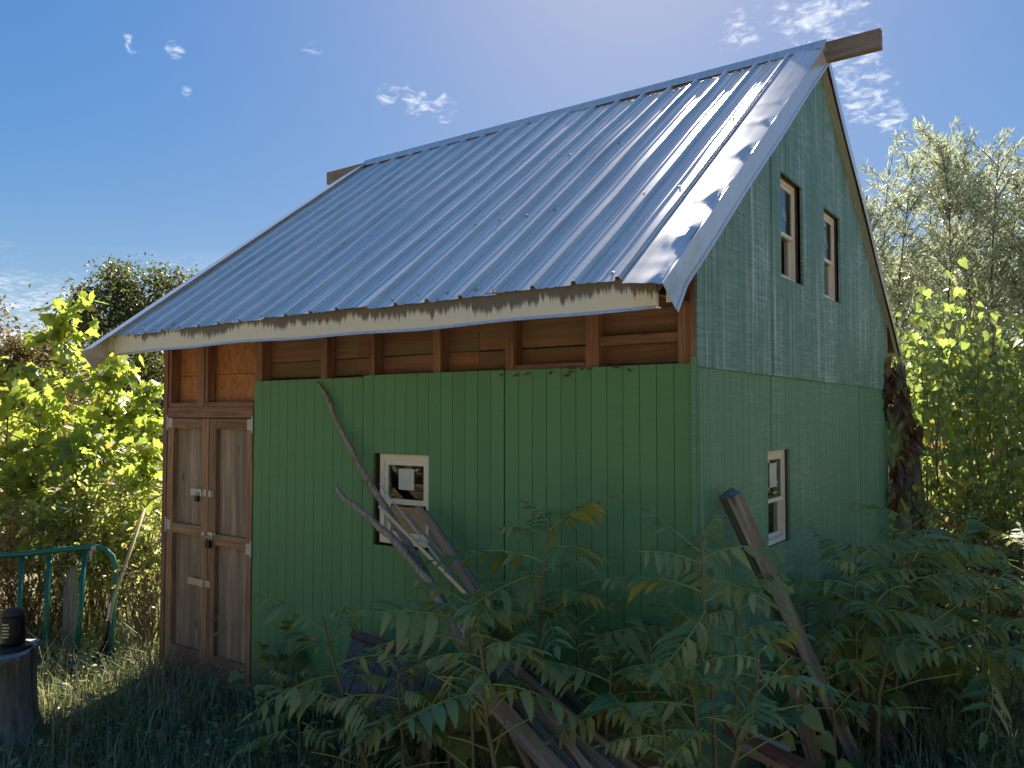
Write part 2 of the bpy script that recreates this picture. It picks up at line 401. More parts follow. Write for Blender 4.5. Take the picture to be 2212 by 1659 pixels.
def columns(a0, a1, z0, top, holes):
    """upright pieces (a0,a1,zb,zt0,zt1) of a wall strip, cut round the openings"""
    cuts = {a0, a1}
    for h in holes:
        for c in h[:2]:
            if a0 < c < a1: cuts.add(c)
    if a0 < RID < a1 and top(RID) > 3: cuts.add(RID)
    cuts = sorted(cuts); out = []
    for p, q in zip(cuts, cuts[1:]):
        hs = sorted([h for h in holes if h[0] < (p + q) / 2 < h[1]], key=lambda h: h[2])
        zb = z0
        for h in hs:
            if h[3] <= zb or h[2] >= min(top(p), top(q)): continue
            if h[2] > zb: out.append((p, q, zb, h[2], h[2]))
            zb = h[3]
        if min(top(p), top(q)) > zb: out.append((p, q, zb, top(p), top(q)))
    return out

def wall_piece(mb, side, c, d0, d1):
    a0, a1, zb, t0, t1 = c
    if side == 'front':
        mb.hexa([(a0, d0, zb), (a1, d0, zb), (a1, d1, zb), (a0, d1, zb), (a0, d0, t0), (a1, d0, t1), (a1, d1, t1), (a0, d1, t0)])
    elif side == 'gable':
        mb.hexa([(-d1, a0, zb), (-d0, a0, zb), (-d0, a1, zb), (-d1, a1, zb), (-d1, a0, t0), (-d0, a0, t0), (-d0, a1, t1), (-d1, a1, t1)])

def siding(side, a0, a1, z0, top, holes, mat, proud=0.0, rev=False):
    g = .0018
    bk = MB()
    for c in columns(a0 + .001, a1 - .001, z0, lambda a: top(a) - .002, holes): wall_piece(bk, side, c, .008 - proud, .017 - proud)
    sh = bk.build('siding_sheet', mat, shed)
    n = 12; w = (a1 - a0) / n
    for i in range(n):
        p, q = a0 + i * w + g, a0 + (i + 1) * w - g
        dv = rnd.uniform(-.0006, .0006); cs = columns(p, q, z0, top, holes)
        whole = len({c[:2] for c in cs}) == 1           # cut right across by an opening: each length is a piece
        for grp in ([[c] for c in cs] if whole else [cs]):
            s = MB()
            for c in grp: wall_piece(s, side, c, dv - proud, .008 - proud)
            if s.v: s.build('siding_strip', mat, sh)
    return sh

# front: three sheets, their tops not quite level
for i, (x0, x1, tp_, pr) in enumerate([(-3.66, -2.44, STOP - .012, 0.0), (-2.44, -1.22, STOP, .004), (-1.22, -.012, STOP - .004, .001)]):
    siding('front', x0 + .003, x1 - .003, .06, lambda a, tp_=tp_: tp_, [FWIN], M['green'], pr)
# gable end: lower course, then an upper course lapping over it up to the rake
JO = 2.46
for i in range(4):
    siding('gable', i * 1.22 + .004, i * 1.22 + 1.216, .05, lambda a: JO - .006, GWIN, M['green_gable'], .002 if i % 2 else 0)
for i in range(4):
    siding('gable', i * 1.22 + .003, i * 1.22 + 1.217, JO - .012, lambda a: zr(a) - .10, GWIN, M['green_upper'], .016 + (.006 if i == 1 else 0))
# walls out of sight: back and far end
m_ = MB(); m_.box(-WID, -.02, DEP - .02, DEP, .05, zr(DEP) - .1); m_.build('siding_sheet', M['green'], shed)
m_ = MB()
for a, b2 in ((.02, RID), (RID, DEP - .02)):
    m_.hexa([(-WID, a, .05), (-WID + .018, a, .05), (-WID + .018, b2, .05), (-WID, b2, .05),
             (-WID, a, zr(a) - .1), (-WID + .018, a, zr(a) - .1), (-WID + .018, b2, zr(b2) - .1), (-WID, b2, zr(b2) - .1)])
m_.build('siding_sheet', M['green'], shed)
boxp('floor', M['interior'], shed, -WID + .02, -.02, .02, DEP - .03, .03, .07)

# bare framing above the siding
Y1 = .019
for a, b2 in ((552, 566), (693, 706), (797, 809), (936, 951), (1092, 1109), (1265, 1293), (1465, 1499)):
    x0, x1 = on_y(a, 760, Y1).x, on_y(b2, 760, Y1).x
    if a == 1465: x1 = -.022
    boxp('stud', M['lum']['z'], shed, x0, x1, Y1, Y1 + .089, .06, 3.02)
boxp('blocking', M['lum']['x'], shed, on_y(1293, 740, Y1).x + .003, on_y(1465, 740, Y1).x - .003, Y1 + .003, Y1 + .06, on_y(1380, 742, Y1).z, on_y(1380, 722, Y1).z)
boxp('ledger_strip', M['lum']['x'], shed, on_y(1109, 790, Y1).x + .004, on_y(1265, 790, Y1).x - .004, Y1 + .002, Y1 + .05, 2.44, 2.497)
z = .06
k = 0
for z0, z1 in ((.06, 1.1), (1.104, 2.30), (2.304, 2.475), (2.482, 2.60), (2.607, 2.79), (2.797, 3.02)):
    segs = [(-3.64, -.03)] if k < 3 else [(-3.64, -2.62), (-2.618, -1.5), (-1.497, -.03)]
    for a, b2 in segs:
        hx = MB()
        for c in columns(a, b2, z0, lambda q: z1 + rnd.uniform(-.003, .003), [(FWIN[0] - .01, FWIN[1] + .01, FWIN[2] - .01, FWIN[3] + .01)]): wall_piece(hx, 'front', c, .109, .13)
        if hx.v: hx.build('sheathing_board', M['redboard'], shed)
    k += 1
boxp('wall_plate', M['lum']['x'], shed, -WID + .02, -.03, .015, .13, 3.022, 3.10)
# corner boards
boxp('corner_trim', M['green_gable'], shed, -.0105, .012, -.022, .001, .06, STOP + .03)
boxp('corner_post', M['lum']['z'], shed, -.0215, .004, -.004, .0035, STOP + .032, zr(0) - .11)
boxp('corner_batten', M['green_gable'], shed, .018, .028, .002, .02, .05, 2.44)

# ---- door bay
xl, xr = -WID, -3.664
def DX(u, Y=0.0): return on_y((460 + u / 1.953) / 1.38879, 900, Y).x
def DZ(v, u=330, Y=0.0): return on_y((460 + u / 1.953) / 1.38879, (1200 + v / 1.953) / 1.38879, Y).z
boxp('corner_post', M['lum']['z'], shed, xl - .02, DX(86), -.01, .08, .03, zr(0) - .08)
zh = DZ(106)                      # head of the doors
boxp('door_header', M['lum']['x'], shed, DX(89), xr - .004, -.006, .032, zh + .004, DZ(42))
boxp('sill_plate', M['lum']['x'], shed, DX(89), xr - .004, .001, .09, DZ(40), DZ(14))
zs = DZ(14) + .002
for a, b2 in ((372, 390), (548.5, 552)):
    pass
sx0, sx1 = on_y(428, 800, .0).x, on_y(441.5, 800, .0).x
boxp('stud', M['lum']['z'], shed, sx0, sx1, -.004, .088, DZ(40) + .003, 3.02)
boxp('stud', M['lum']['z'], shed, DX(86) + .003, DX(86) + .041, .002, .088, zs, 3.02)
boxp('stud', M['lum']['z'], shed, sx1 + .002, sx1 + .040, .006, .088, zs, 3.02)
zj = on_y(500, 808, .09).z
for a, b2 in ((xl + .03, sx0 + .02), (sx0 + .023, xr + .02)):
    boxp('strand_board', M['osb'], shed, a, b2, .09, .102, zs - .05, zj - .003)
    boxp('strand_board', M['osb'], shed, a, b2, .09, .102, zj + .002, 3.03)
boxp('wall_lining', M['interior'], shed, xl + .03, xr + .02, .104, .12, .07, zs)
boxp('threshold', M['doorx'], shed, DX(86), xr - .004, -.012, .09, .0, DZ(1440 + 60) if False else .085)
zb = .09
mid = (DX(328) + DX(333)) / 2
def hinge(par, x, z, s):
    h = MB(); h.box(min(x, x + s * .062), max(x, x + s * .062), -.0075, -.0035, z - .042, z + .042)
    h.box(x - .012 if s > 0 else x - .004, x + .004 if s > 0 else x + .012, -.012, -.0035, z - .065, z + .065)
    o = h.build('hinge', M['hinge'], par)
def door(x0, x1, us, mids):
    """us: picture columns of inner stile edges"""
    d = boxp('door', M['ply'], shed, x0 + .004, x1 - .004, .036, .048, zb, zh - .004)
    a, b2 = us
    zt = DZ(168); c = .055
    boxp('stile', M['door'], d, x0 + .002, a, -.003, .035, zb, zh - .004)
    boxp('stile', M['door'], d, b2, x1 - .002, -.003, .035, zb, zh - .004)
    boxp('rail', M['doorx'], d, a + .002, b2 - .002, -.002, .035, zt, zh - .005)
    boxp('rail', M['doorx'], d, a + .002, b2 - .002, -.001, .035, DZ(mids[1]), DZ(mids[0]))
    boxp('rail', M['doorx'], d, a + .002, b2 - .002, -.002, .035, zb, zb + .15)
    return d
dl = door(DX(88), mid - .003, (DX(122), DX(290)), (748, 806))
dr = door(mid + .003, xr - .006, (DX(372), DX(553)), (782, 846))
hinge(dl, DX(90), DZ(136), 1); hinge(dl, DX(90), DZ(762), 1)
hinge(dr, xr - .008, DZ(142), -1); hinge(dr, xr - .008, DZ(838), -1)
def hasp(par, u0, u1, v, h, mat):
    x0, x1 = DX(u0), DX(u1); z = DZ(v)
    b_ = MB(); b_.box(x0, x1, -.010, -.004, z - h / 2, z + h / 2); o = b_.build('hasp', mat, par)
    k_ = MB(); k_.box(x0 + (x1 - x0) * .55, x0 + (x1 - x0) * .75, -.019, -.0105, z - h * .55, z + h * .55); k_.build('staple', M['steel'], par)
    return o
hasp(dl, 230, 322, 546, .055, M['hinge']); hasp(dr, 335, 362, 548, .05, M['hinge'])
hasp(dl, 300, 328, 792, .04, M['steel']); hasp(dr, 333, 378, 792, .05, M['steel'])
hasp(dl, 222, 350, 1080, .055, plain('brass_hasp', (.55, .48, .28), .45, .4))
bolt = MB(); bolt.tube([(DX(305), -.022, DZ(798)), (DX(372), -.022, DZ(798))], .007, 8); bolt.build('slide_bolt', M['steel'], dr)
def padlock(u, v, s, label):
    p = Vector((DX(u), -.024, DZ(v))); o = thing('padlock', p, label, 'padlock')
    b_ = MB(); w, h = .022 * s, .046 * s; b_.box(-w, w, -.012, .012, -h, 0); b_.build('body', M['black'], o)
    s_ = MB(); s_.tube([(w * .65 * math.cos(a), 0, max(0, 0) + w * .9 * math.sin(a) + (.01 if 0 < a < math.pi else -.004)) for a in np.linspace(math.pi, 0, 9)], .0038 * s, 6); s_.build('shackle', M['steel'], o, True)
padlock(278, 566, 1.0, 'small black padlock hanging from the upper door hasp')
padlock(346, 822, 1.25, 'larger black padlock hanging from the middle sliding bolt')

# ---- windows
def window(side, a0, a1, z0, z1, rec, near, stick, skew=0.0):
    """near: the frame sits against this side (+1 = high a), leaving the jamb of the other side bare"""
    def B(mb, p, q, zb, zt, d0, d1): wall_piece(mb, side, (p, q, zb, zt, zt), d0, d1)
    g = .035
    f0, f1 = (a0 + g, a1 + .004) if near > 0 else (a0 - .002, a1 - g * .4)
    zb, zt = z0 + (.018 if side == 'front' else .004), z1 - .004
    w = .038 if side == 'front' else .03
    fr = MB()
    B(fr, f0, f0 + w, zb, zt, rec, rec + .07); B(fr, f1 - w, f1, zb, zt, rec, rec + .07)
    B(fr, f0 + w, f1 - w, zt - w, zt, rec, rec + .07); B(fr, f0 + w, f1 - w, zb, zb + w, rec - .006, rec + .07)
    win = fr.build('window', M['cream'], shed)
    jb = M['jamb']
    for nm, p, q, b_, t_ in (('jamb', a0 - .018, a0 - .0005, z0, z1), ('jamb', a1 + .0045, a1 + .02, z0, z1), ('jamb', a0, a1, z1 + .0005, z1 + .018), ('jamb', a0, a1, z0 - .018, z0 - .0005)):
        x = MB(); B(x, p, q, b_, t_, .0185, .135); x.build('jamb', jb, win)
    zm = zb + (zt - zb) * .47
    def sash(s0, s1, d, nm):
        r = .034 if side == 'front' else .026; p, q = f0 + w + .001, f1 - w - .001
        x = MB(); B(x, p, p + r, s0, s1, d, d + .022); B(x, q - r, q, s0, s1, d, d + .022)
        B(x, p + r, q - r, s1 - r, s1, d, d + .022); B(x, p + r, q - r, s0, s0 + r, d, d + .022)
        x.build('sash', M['cream'], win)
        y = MB(); B(y, p + r - .003, q - r + .003, s0 + r - .003, s1 - r + .003, d + .006, d + .010); y.build('pane', M['glass'], win)
        return p + r, q - r, s0 + r, s1 - r, d
    up = sash(zm - .016, zt - w - .001, rec + .005, 'upper'); lo = sash(zb + w + .001, zm + .016, rec + .029, 'lower')
    if stick == 'sheet':
        p, q, s0, s1, d = up; x = MB()
        B(x, p + (q - p) * .29, p + (q - p) * .72, s0 + (s1 - s0) * .28, s1 - (s1 - s0) * .10, d + .0045, d + .0055); x.build('sticker', M['sticker'], win)
    elif stick == 'marks':
        p, q, s0, s1, d = up
        for i in range(5):
            x = MB(); h = rnd.uniform(.05, .09); c_ = p + (q - p) * (.25 + .1 * i); zc = s1 - (s1 - s0) * (.3 + .05 * i)
            B(x, c_, c_ + .007, zc - h, zc, d + .0045, d + .0055); x.build('sticker_mark', M['label'], win)
    return win
window('front', *FWIN, .022, 1, 'sheet')
window('gable', *GWIN[0], .028, -1, 'marks'); window('gable', *GWIN[1], .028, -1, 'marks'); window('gable', *GWIN[2], .028, -1, 'sheet')

# ---- roof
RX0, RX1 = -5.0, .07
def rp(x, s, h=0.0, back=False):
    """point on the roof: s runs 0..1 from eave to ridge, h above the sheet"""
    y = EY + (RID - EY) * s; z = EZ + SL * (y - EY)
    nrm = Vector((0, -SL, 1)).normalized() * h
    p = Vector((x, y, z)) + nrm
    if back: p.y = 2 * RID - p.y
    return p
def rib_profile(w, rs):
    """(x, height) across a sheet: main ribs 0.229 m apart, two low flutes between"""
    out = []
    n = round(w / .2286); st = w / n
    for i in range(n):
        c = i * st
        out += [(c, .0, 0), (c + .006, 0, 0), (c + .017, .023, 0), (c + .033, .023, 0), (c + .046, 0, 0)]
        a, b_, d = (rs.uniform(-1, 1) for _ in range(3))
        out += [(c + .072, .0, a), (c + .098, 0, a * .3), (c + .104, .0036, a * .3), (c + .114, .0036, b_ * .5), (c + .120, 0, b_ * .5), (c + .139, .0, b_),
                (c + .158, 0, b_ * .3), (c + .164, .0036, d * .3), (c + .174, .0036, d * .3), (c + .180, 0, d * .4), (c + .204, 0, d)]
    out.append((w + .02, .0, 0)); return out
SEG = 44
def roof_sheet(x0, w, lift, back=False, seed=0, warp=0.0, buckle=0.0):
    r = random.Random(seed); pr = rib_profile(w, r); v = []; f = []; k = len(pr)
    ph = [r.uniform(0, 6.28) for _ in range(6)]
    for j in range(SEG + 1):
        s = -.012 + 1.012 * j / SEG
        for x, h, tl in pr:
            e = tl * .0058 * (.45 + .55 * math.sin(s * 4.2 + tl * 9 + ph[4])) + .0022 * math.sin(s * 9 + ph[0] + x * 5) + .0014 * math.sin(s * 23 + ph[1] + x * 13)
            e += warp * max(0, 1 - abs(x - .0) / .22) * (max(0, math.sin(s * 7.5 + ph[2])) ** 2)
            e += buckle * math.exp(-((s - .46) / .06) ** 2) * math.exp(-((x - .30) / .05) ** 2)
            dx = .006 * math.sin(s * 6.5 + ph[3]) * (1 if warp else .3)
            v.append(rp(x0 + x + dx, s, h + lift + e, back))
    for j in range(SEG):
        for i in range(k - 1):
            q = (j * k + i, j * k + i + 1, (j + 1) * k + i + 1, (j + 1) * k + i)
            f.append(q if not back else q[::-1])
    b_ = MB(); b_.v = [tuple(p) for p in v]; b_.f = f
    return b_.build('roof_panel', M['roof'], shed)
nsh = 5; sw = (RX1 - RX0 - .06) / nsh
for bk in (False, True):
    for i in range(nsh):
        roof_sheet(RX0 + .02 + i * sw, sw, (.004, .011, .020, .006, .013)[i], bk, 10 * bk + i, .016 if i == 2 else (.005 if i == 1 else .002), .012 if i in (1, 2) else 0)
# deck under the sheets
for bk in (False, True):
    d = MB(); A = [rp(RX0 + .03, .0, -.004, bk), rp(RX1 - .04, .0, -.004, bk), rp(RX1 - .04, .985, -.004, bk), rp(RX0 + .03, .985, -.004, bk)]
    Bm = [rp(RX0 + .03, .0, -.03, bk), rp(RX1 - .04, .0, -.03, bk), rp(RX1 - .04, .985, -.03, bk), rp(RX0 + .03, .985, -.03, bk)]
    d.hexa(Bm + A); d.build('roof_deck', M['lum']['x'], shed)
    # rafters
    for i in range(9):
        x = -WID + .05 + i * (WID - .14) / 8; r_ = MB()
        P = [rp(x, .012, -.032, bk), rp(x + .038, .012, -.032, bk), rp(x + .038, .95, -.032, bk), rp(x, .95, -.032, bk)]
        Q = [p + Vector((0, 0, -.11)) for p in P]
        r_.hexa(Q + P); r_.build('rafter', M['lum']['y'], shed)
# fascia boards and the bent metal lip below
fw_ = MB(); nF = 40
for i in range(nF):
    xa, xb = RX0 + .01 + (RX1 - .09 - RX0) * i / nF, RX0 + .01 + (RX1 - .09 - RX0) * (i + 1) / nF
    def yy(x): return EY - .006 + .008 * math.sin(x * 2.1) - (.012 * math.exp(-((x + 2.9) / .3) ** 2))
    def zz_(x): return .006 * math.sin(x * 1.7 + 1) + .004 * math.sin(x * 5.3)
    za, zb2 = zz_(xa), zz_(xb)
    fw_.hexa([(xa, yy(xa), 2.716 + za), (xb, yy(xb), 2.716 + zb2), (xb, yy(xb) + .022, 2.716 + zb2), (xa, yy(xa) + .022, 2.716 + za),
              (xa, yy(xa) - .004, 2.868), (xb, yy(xb) - .004, 2.868), (xb, yy(xb) + .022, 2.868), (xa, yy(xa) + .022, 2.868)])
fa = fw_.build('fascia', M['fascia'], shed)
lp = MB()
for i in range(nF):
    xa, xb = RX0 + .01 + (RX1 - .09 - RX0) * i / nF, RX0 + .01 + (RX1 - .09 - RX0) * (i + 1) / nF
    za, zb2 = zz_(xa), zz_(xb)
    lp.hexa([(xa, yy(xa) - .012, 2.700 + za), (xb, yy(xb) - .012, 2.700 + zb2), (xb, yy(xb) + .05, 2.706 + zb2), (xa, yy(xa) + .05, 2.706 + za),
             (xa, yy(xa) - .004, 2.715 + za), (xb, yy(xb) - .004, 2.715 + zb2), (xb, yy(xb) + .05, 2.710 + zb2), (xa, yy(xa) + .05, 2.710 + za)])
lp.build('drip_edge', M['flash'], fa)
boxp('soffit', M['lum']['x'], shed, RX0 + .05, RX1 - .1, EY + .05, -.0035, 2.775, 2.785)
boxp('fascia', M['cream'], shed, RX0 + .01, RX1 - .08, 2 * RID - EY - .02, 2 * RID - EY + .004, 2.74, 2.866)
# ridge cap and ridge beam
rc = MB()
for bk in (False, True):
    P = [rp(RX0 + .03, .974, .024, bk), rp(RX1 + .01, .974, .024, bk), rp(RX1 + .01, 1.003, .050, bk), rp(RX0 + .03, 1.003, .050, bk)]
    Q = [p + Vector((0, 0, .004)) for p in P]
    rc.hexa(P + Q)
rc.build('ridge_cap', M['flash'], shed)
for bk in (False, True):  # dark strips added under the cap to shade its gaps and stop light
    P = [rp(RX0 + .06, .977, .0, bk), rp(RX1 - .03, .977, .0, bk), rp(RX1 - .03, .990, .0, bk), rp(RX0 + .06, .990, .0, bk)]
    Q = [rp(RX0 + .06, .977, .023, bk), rp(RX1 - .03, .977, .023, bk), rp(RX1 - .03, .990, .032, bk), rp(RX0 + .06, .990, .032, bk)]
    cl_ = MB(); cl_.hexa(P + Q); cl_.build('ridge_gap_shade', M['jamb'], shed)
zrd = zr(RID)
bm_ = MB(); bm_.box(-5.6, .465, RID - .035, RID + .035, zrd - .124, zrd + .020); bm_.build('ridge_beam', M['beam'], shed)
# rake flashings: wide flange on the sheet, crumpled edge, hanging face
def rake(right, back):
    v = []; n = 120; r = random.Random(3 + right * 2 + back)
    xe = RX1 if right else RX0 - .10; sg = 1 if right else -1
    for j in range(n + 1):
        s = (-.035 if right else -.075) + (1.04 if right else 1.08) * j / n
        cr = .0
        if right and not back:
            cr = .020 * max(0, math.sin(s * 52 + 2.2 * math.sin(s * 9))) ** 2 * math.exp(-((s - .33) / .26) ** 2) + .028 * math.exp(-((s - .10) / .03) ** 2) + .02 * math.exp(-((s + .03) / .025) ** 2)
        sag = -.025 * max(0, (-s + .02) / .05) if not back else 0
        wob = .006 * math.sin(s * 14)
        fl = .05 * max(0, (.03 - s) / .065) if right and not back else 0      # the loose end flares
        cr *= .5
        prof = [(-.205, .036), (-.15, .0305 + .2 * cr), (-.10, .0250), (-.05, .0195 + .5 * cr), (-.02, .0160 - .5 * cr), (.0 + wob * .3, .0135 + .2 * cr), (.006 + wob * .5 + fl * .4, -.10 + sag), (.012 + wob * .5 + fl * .4, -.104 + sag), (.014 + wob * .5 + fl * .4, -.122 + sag)]
        for q, h in prof: v.append(rp(xe + sg * q, s, h, back))
    k = len(prof); f = []
    for j in range(n):
        for i in range(k - 1):
            q = (j * k + i, j * k + i + 1, (j + 1) * k + i + 1, (j + 1) * k + i); f.append(q)
    b_ = MB(); b_.v = [tuple(p) for p in v]; b_.f = f; o = b_.build('rake_flashing', M['flash'], shed, True)
    md = o.modifiers.new('thickness', 'SOLIDIFY'); md.thickness = .0015
    es = o.modifiers.new('folds', 'EDGE_SPLIT'); es.split_angle = R_(30)
    # board behind it
    q = MB(); xa, xb = (xe - .035, xe - .008) if right else (xe + .006, xe + .035)
    P = [rp(xa, .0, -.005, back), rp(xb, .0, -.005, back), rp(xb, .99, -.005, back), rp(xa, .99, -.005, back)]
    Q = [p + Vector((0, 0, -.135)) for p in P]; q.hexa(Q + P); q.build('rake_board', M['hinge'] if back else M['cream'], shed)
for a in (True, False):
    for b2 in (True, False): rake(a, b2)
# dark gap board at the head of the gable under the rake
for bk in (False, True):
    g_ = MB(); P = [rp(-.016, .15, -.09, bk), rp(.034, .15, -.09, bk), rp(.034, .985, -.09, bk), rp(-.016, .985, -.09, bk)]
    Q = [p + Vector((0, 0, -.05)) for p in P]; g_.hexa(Q + P); g_.build('rake_trim', M['hinge'] if bk else M['jamb'], shed)
# screws along the eave and lines of purlins
sm = MB(); sm.lathe([(.012, 0), (.012, .003), (.006, .004), (.006, .010)], 6); sme = sm.mesh('screw', M['steel'])
nv = Vector((0, -SL, 1)).normalized()
for s in (.012, .30, .62):
    for i in range(23):
        x = RX0 + .1 + i * .2165 + .08
        if x > RX1 - .22: continue
        link('screw', sme, shed, frame(rp(x + rnd.uniform(-.01, .01), s + rnd.uniform(-.003, .003), .009), (1, 0, 0), nv))

# dry leaves caught on the top edge of the siding
dl_ = MB(); dl_.add([(0, 0, 0), (.4, .22, .1), (1, 0, .12), (.4, -.2, .06), (.5, 0, -.05)], [(0, 4, 1), (1, 4, 2), (2, 4, 3), (3, 4, 0)]); dlm = dl_.mesh('dry_leaf', M['dead'])
for i in range(16):
    px = rnd.uniform(1175, 1395) if i < 13 else rnd.uniform(900, 1150); py = 796 - (px - 1180) * .04 + abs(rnd.gauss(0, 6))
    p = on_y(px, py, -.006)
    a = rnd.uniform(0, 6.28); mt = frame(p, (math.cos(a), -.2, math.sin(a) * .5), (rnd.uniform(-.3, .3), -1, .4)) @ Matrix.Scale(rnd.uniform(.03, .055), 4)
    tag(link('dry_leaf', dlm, None, mt), 'curled dark dry leaf stuck along the top edge of green siding', 'leaf', 'dry leaves on the siding edge')

# ================================================================== plants and loose things
# ---- leaf shapes: (verts, faces), midrib along +X, unit length
LEAF = {
    'lance': ([(0, 0, 0), (.45, .085, .03), (1, 0, -.06), (.45, -.085, .03)], [(0, 2, 1), (0, 3, 2)]),
    'oval': ([(0, 0, 0), (.3, .24, .05), (.7, .2, .03), (1, 0, -.08), (.7, -.2, .03), (.3, -.24, .05), (.5, 0, -.01)], [(0, 6, 1), (1, 6, 2), (2, 6, 3), (3, 6, 4), (4, 6, 5), (5, 6, 0)]),
    'heart': ([(.02, 0, 0), (-.12, .2, .04), (.08, .42, .08), (.45, .36, .04), (1, 0, -.12), (.45, -.36, .04), (.08, -.42, .08), (-.12, -.2, .04), (.4, 0, -.02)],
              [(8, 1, 0), (8, 2, 1), (8, 3, 2), (8, 4, 3), (8, 5, 4), (8, 6, 5), (8, 7, 6), (8, 0, 7)]),
    'lobed': ([(0, 0, 0), (.02, .22, .03), (.05, .48, .06), (.30, .34, .02), (.52, .52, .02), (.62, .25, 0), (1, .14, -.07), (.9, 0, -.05), (1, -.14, -.07), (.62, -.25, 0), (.52, -.52, .02), (.30, -.34, .02), (.05, -.48, .06), (.02, -.22, .03), (.42, 0, -.03)],
              [(14, i + 1, i) for i in range(13)] + [(14, 0, 13)]),
    'leaflet': ([(0, 0, 0), (.18, .16, .035), (.5, .155, .04), (.8, .085, .01), (1, 0, -.06), (.8, -.085, .01), (.5, -.155, .04), (.18, -.16, .035), (.3, 0, 0), (.65, 0, -.005)],
                [(0, 8, 1), (1, 8, 9, 2), (2, 9, 3), (3, 9, 4), (4, 9, 5), (5, 9, 6), (6, 9, 8, 7), (7, 8, 0)]),
}
def leaf_mesh(shape, mat, bend=0.0, name='leaf'):
    v, f = LEAF[shape]; m = MB()
    m.v = [(x, y, z - bend * x * x) for x, y, z in v]; m.f = list(f); return m.mesh(name, mat, True)

def scatter_leaves(name, shape, P, X, N, S, mat, parent=None):
    """many small leaves joined into one mesh; P, X, N are (n,3), S is (n,)"""
    v, f = LEAF[shape]; v = np.array(v, float); n = len(P); k = len(v)
    X = X / np.linalg.norm(X, axis=1, keepdims=True)
    N = N - X * (N * X).sum(1, keepdims=True); N = N / (np.linalg.norm(N, axis=1, keepdims=True) + 1e-9); Y = np.cross(N, X)
    V = P[:, None, :] + S[:, None, None] * (v[None, :, 0:1] * X[:, None, :] + v[None, :, 1:2] * Y[:, None, :] + v[None, :, 2:3] * N[:, None, :])
    loops = np.concatenate([np.array(q) for q in f]); lens = np.array([len(q) for q in f])
    L = (loops[None, :] + (np.arange(n) * k)[:, None]).ravel()
    ln = np.tile(lens, n); st = np.concatenate([[0], np.cumsum(ln)[:-1]])
    me = bpy.data.meshes.new(name); me.vertices.add(n * k); me.vertices.foreach_set('co', V.ravel().astype(np.float32))
    me.loops.add(len(L)); me.loops.foreach_set('vertex_index', L.astype(np.int32))
    me.polygons.add(len(ln)); me.polygons.foreach_set('loop_start', st.astype(np.int32))
    me.materials.append(mat); me.update(calc_edges=True); me.validate()
    return link(name, me, parent)

def unit(n): v = rng.normal(size=(n, 3)); return v / np.linalg.norm(v, axis=1, keepdims=True)

# ---- loose leaves, whole plants
def sapling(name, label, basep, top, spread, nbr, nleaf, shape, size, mat, stem_mat, group=None, lowest=.3, parts=True, rad=.022):
    """a young tree of which each big leaf can be seen"""
    basep = Vector(basep); H = (top - basep).z; root = thing(name, basep, label, 'sapling', group)
    k = 7; st = []
    for i in range(k):
        a = i / (k - 1); st.append(Vector(((top - basep).x * a + .05 * math.sin(a * 5 + H), (top - basep).y * a + .05 * math.cos(a * 4), H * a)))
    sm_ = MB(); sm_.tube(st, [rad * (1 - .8 * i / (k - 1)) for i in range(k)], 6); sm_.build('stem', stem_mat, root, True)
    sites = []
    def stem_at(a):
        x = a * (k - 1); i = min(int(x), k - 2); return st[i].lerp(st[i + 1], x - i)
    for i in range(nbr):
        a = lowest + (.97 - lowest) * (i + rnd.random()) / nbr; p = stem_at(a); th = i * 2.4 + rnd.uniform(-.4, .4)
        L = spread * (1.05 - .75 * (a - lowest) / (1 - lowest)) * rnd.uniform(.7, 1.1)
        d = Vector((math.cos(th), math.sin(th), rnd.uniform(.35, .9))).normalized()
        q = [p, p + d * L * .5 + Vector((0, 0, .02)), p + d * L + Vector((0, 0, .06 * L))]
        b_ = MB(); b_.tube(q, [rad * .45, rad * .3, rad * .12], 5); b_.build('branch', stem_mat, root, True)
        for j in range(max(2, int(nleaf / nbr))):
            t_ = rnd.uniform(.2, 1.02); pp = q[0].lerp(q[1], t_ * 2) if t_ < .5 else q[1].lerp(q[2], t_ * 2 - 1)
            sites.append((pp, d))
    for i in range(int(nleaf * .1)): sites.append((stem_at(rnd.uniform(.75, 1.0)), Vector((rnd.uniform(-1, 1), rnd.uniform(-1, 1), .8))))
    ms = [leaf_mesh(shape, mat, b_) for b_ in (.0, .15, .3)]
    for pp, d in sites:
        o = Vector((rnd.uniform(-1, 1), rnd.uniform(-1, 1), rnd.uniform(-.5, .6))) * size * .8
        x = Vector((d.x + rnd.uniform(-1, 1), d.y + rnd.uniform(-1, 1), rnd.uniform(-1.0, .15)))
        nn = Vector((rnd.uniform(-.8, .8), rnd.uniform(-.8, .8), rnd.uniform(.1, 1.0)))
        s = size * rnd.uniform(.55, 1.2)
        link('leaf', rnd.choice(ms), root, frame(pp + o, x, nn) @ Matrix.Scale(s, 4))
    return root

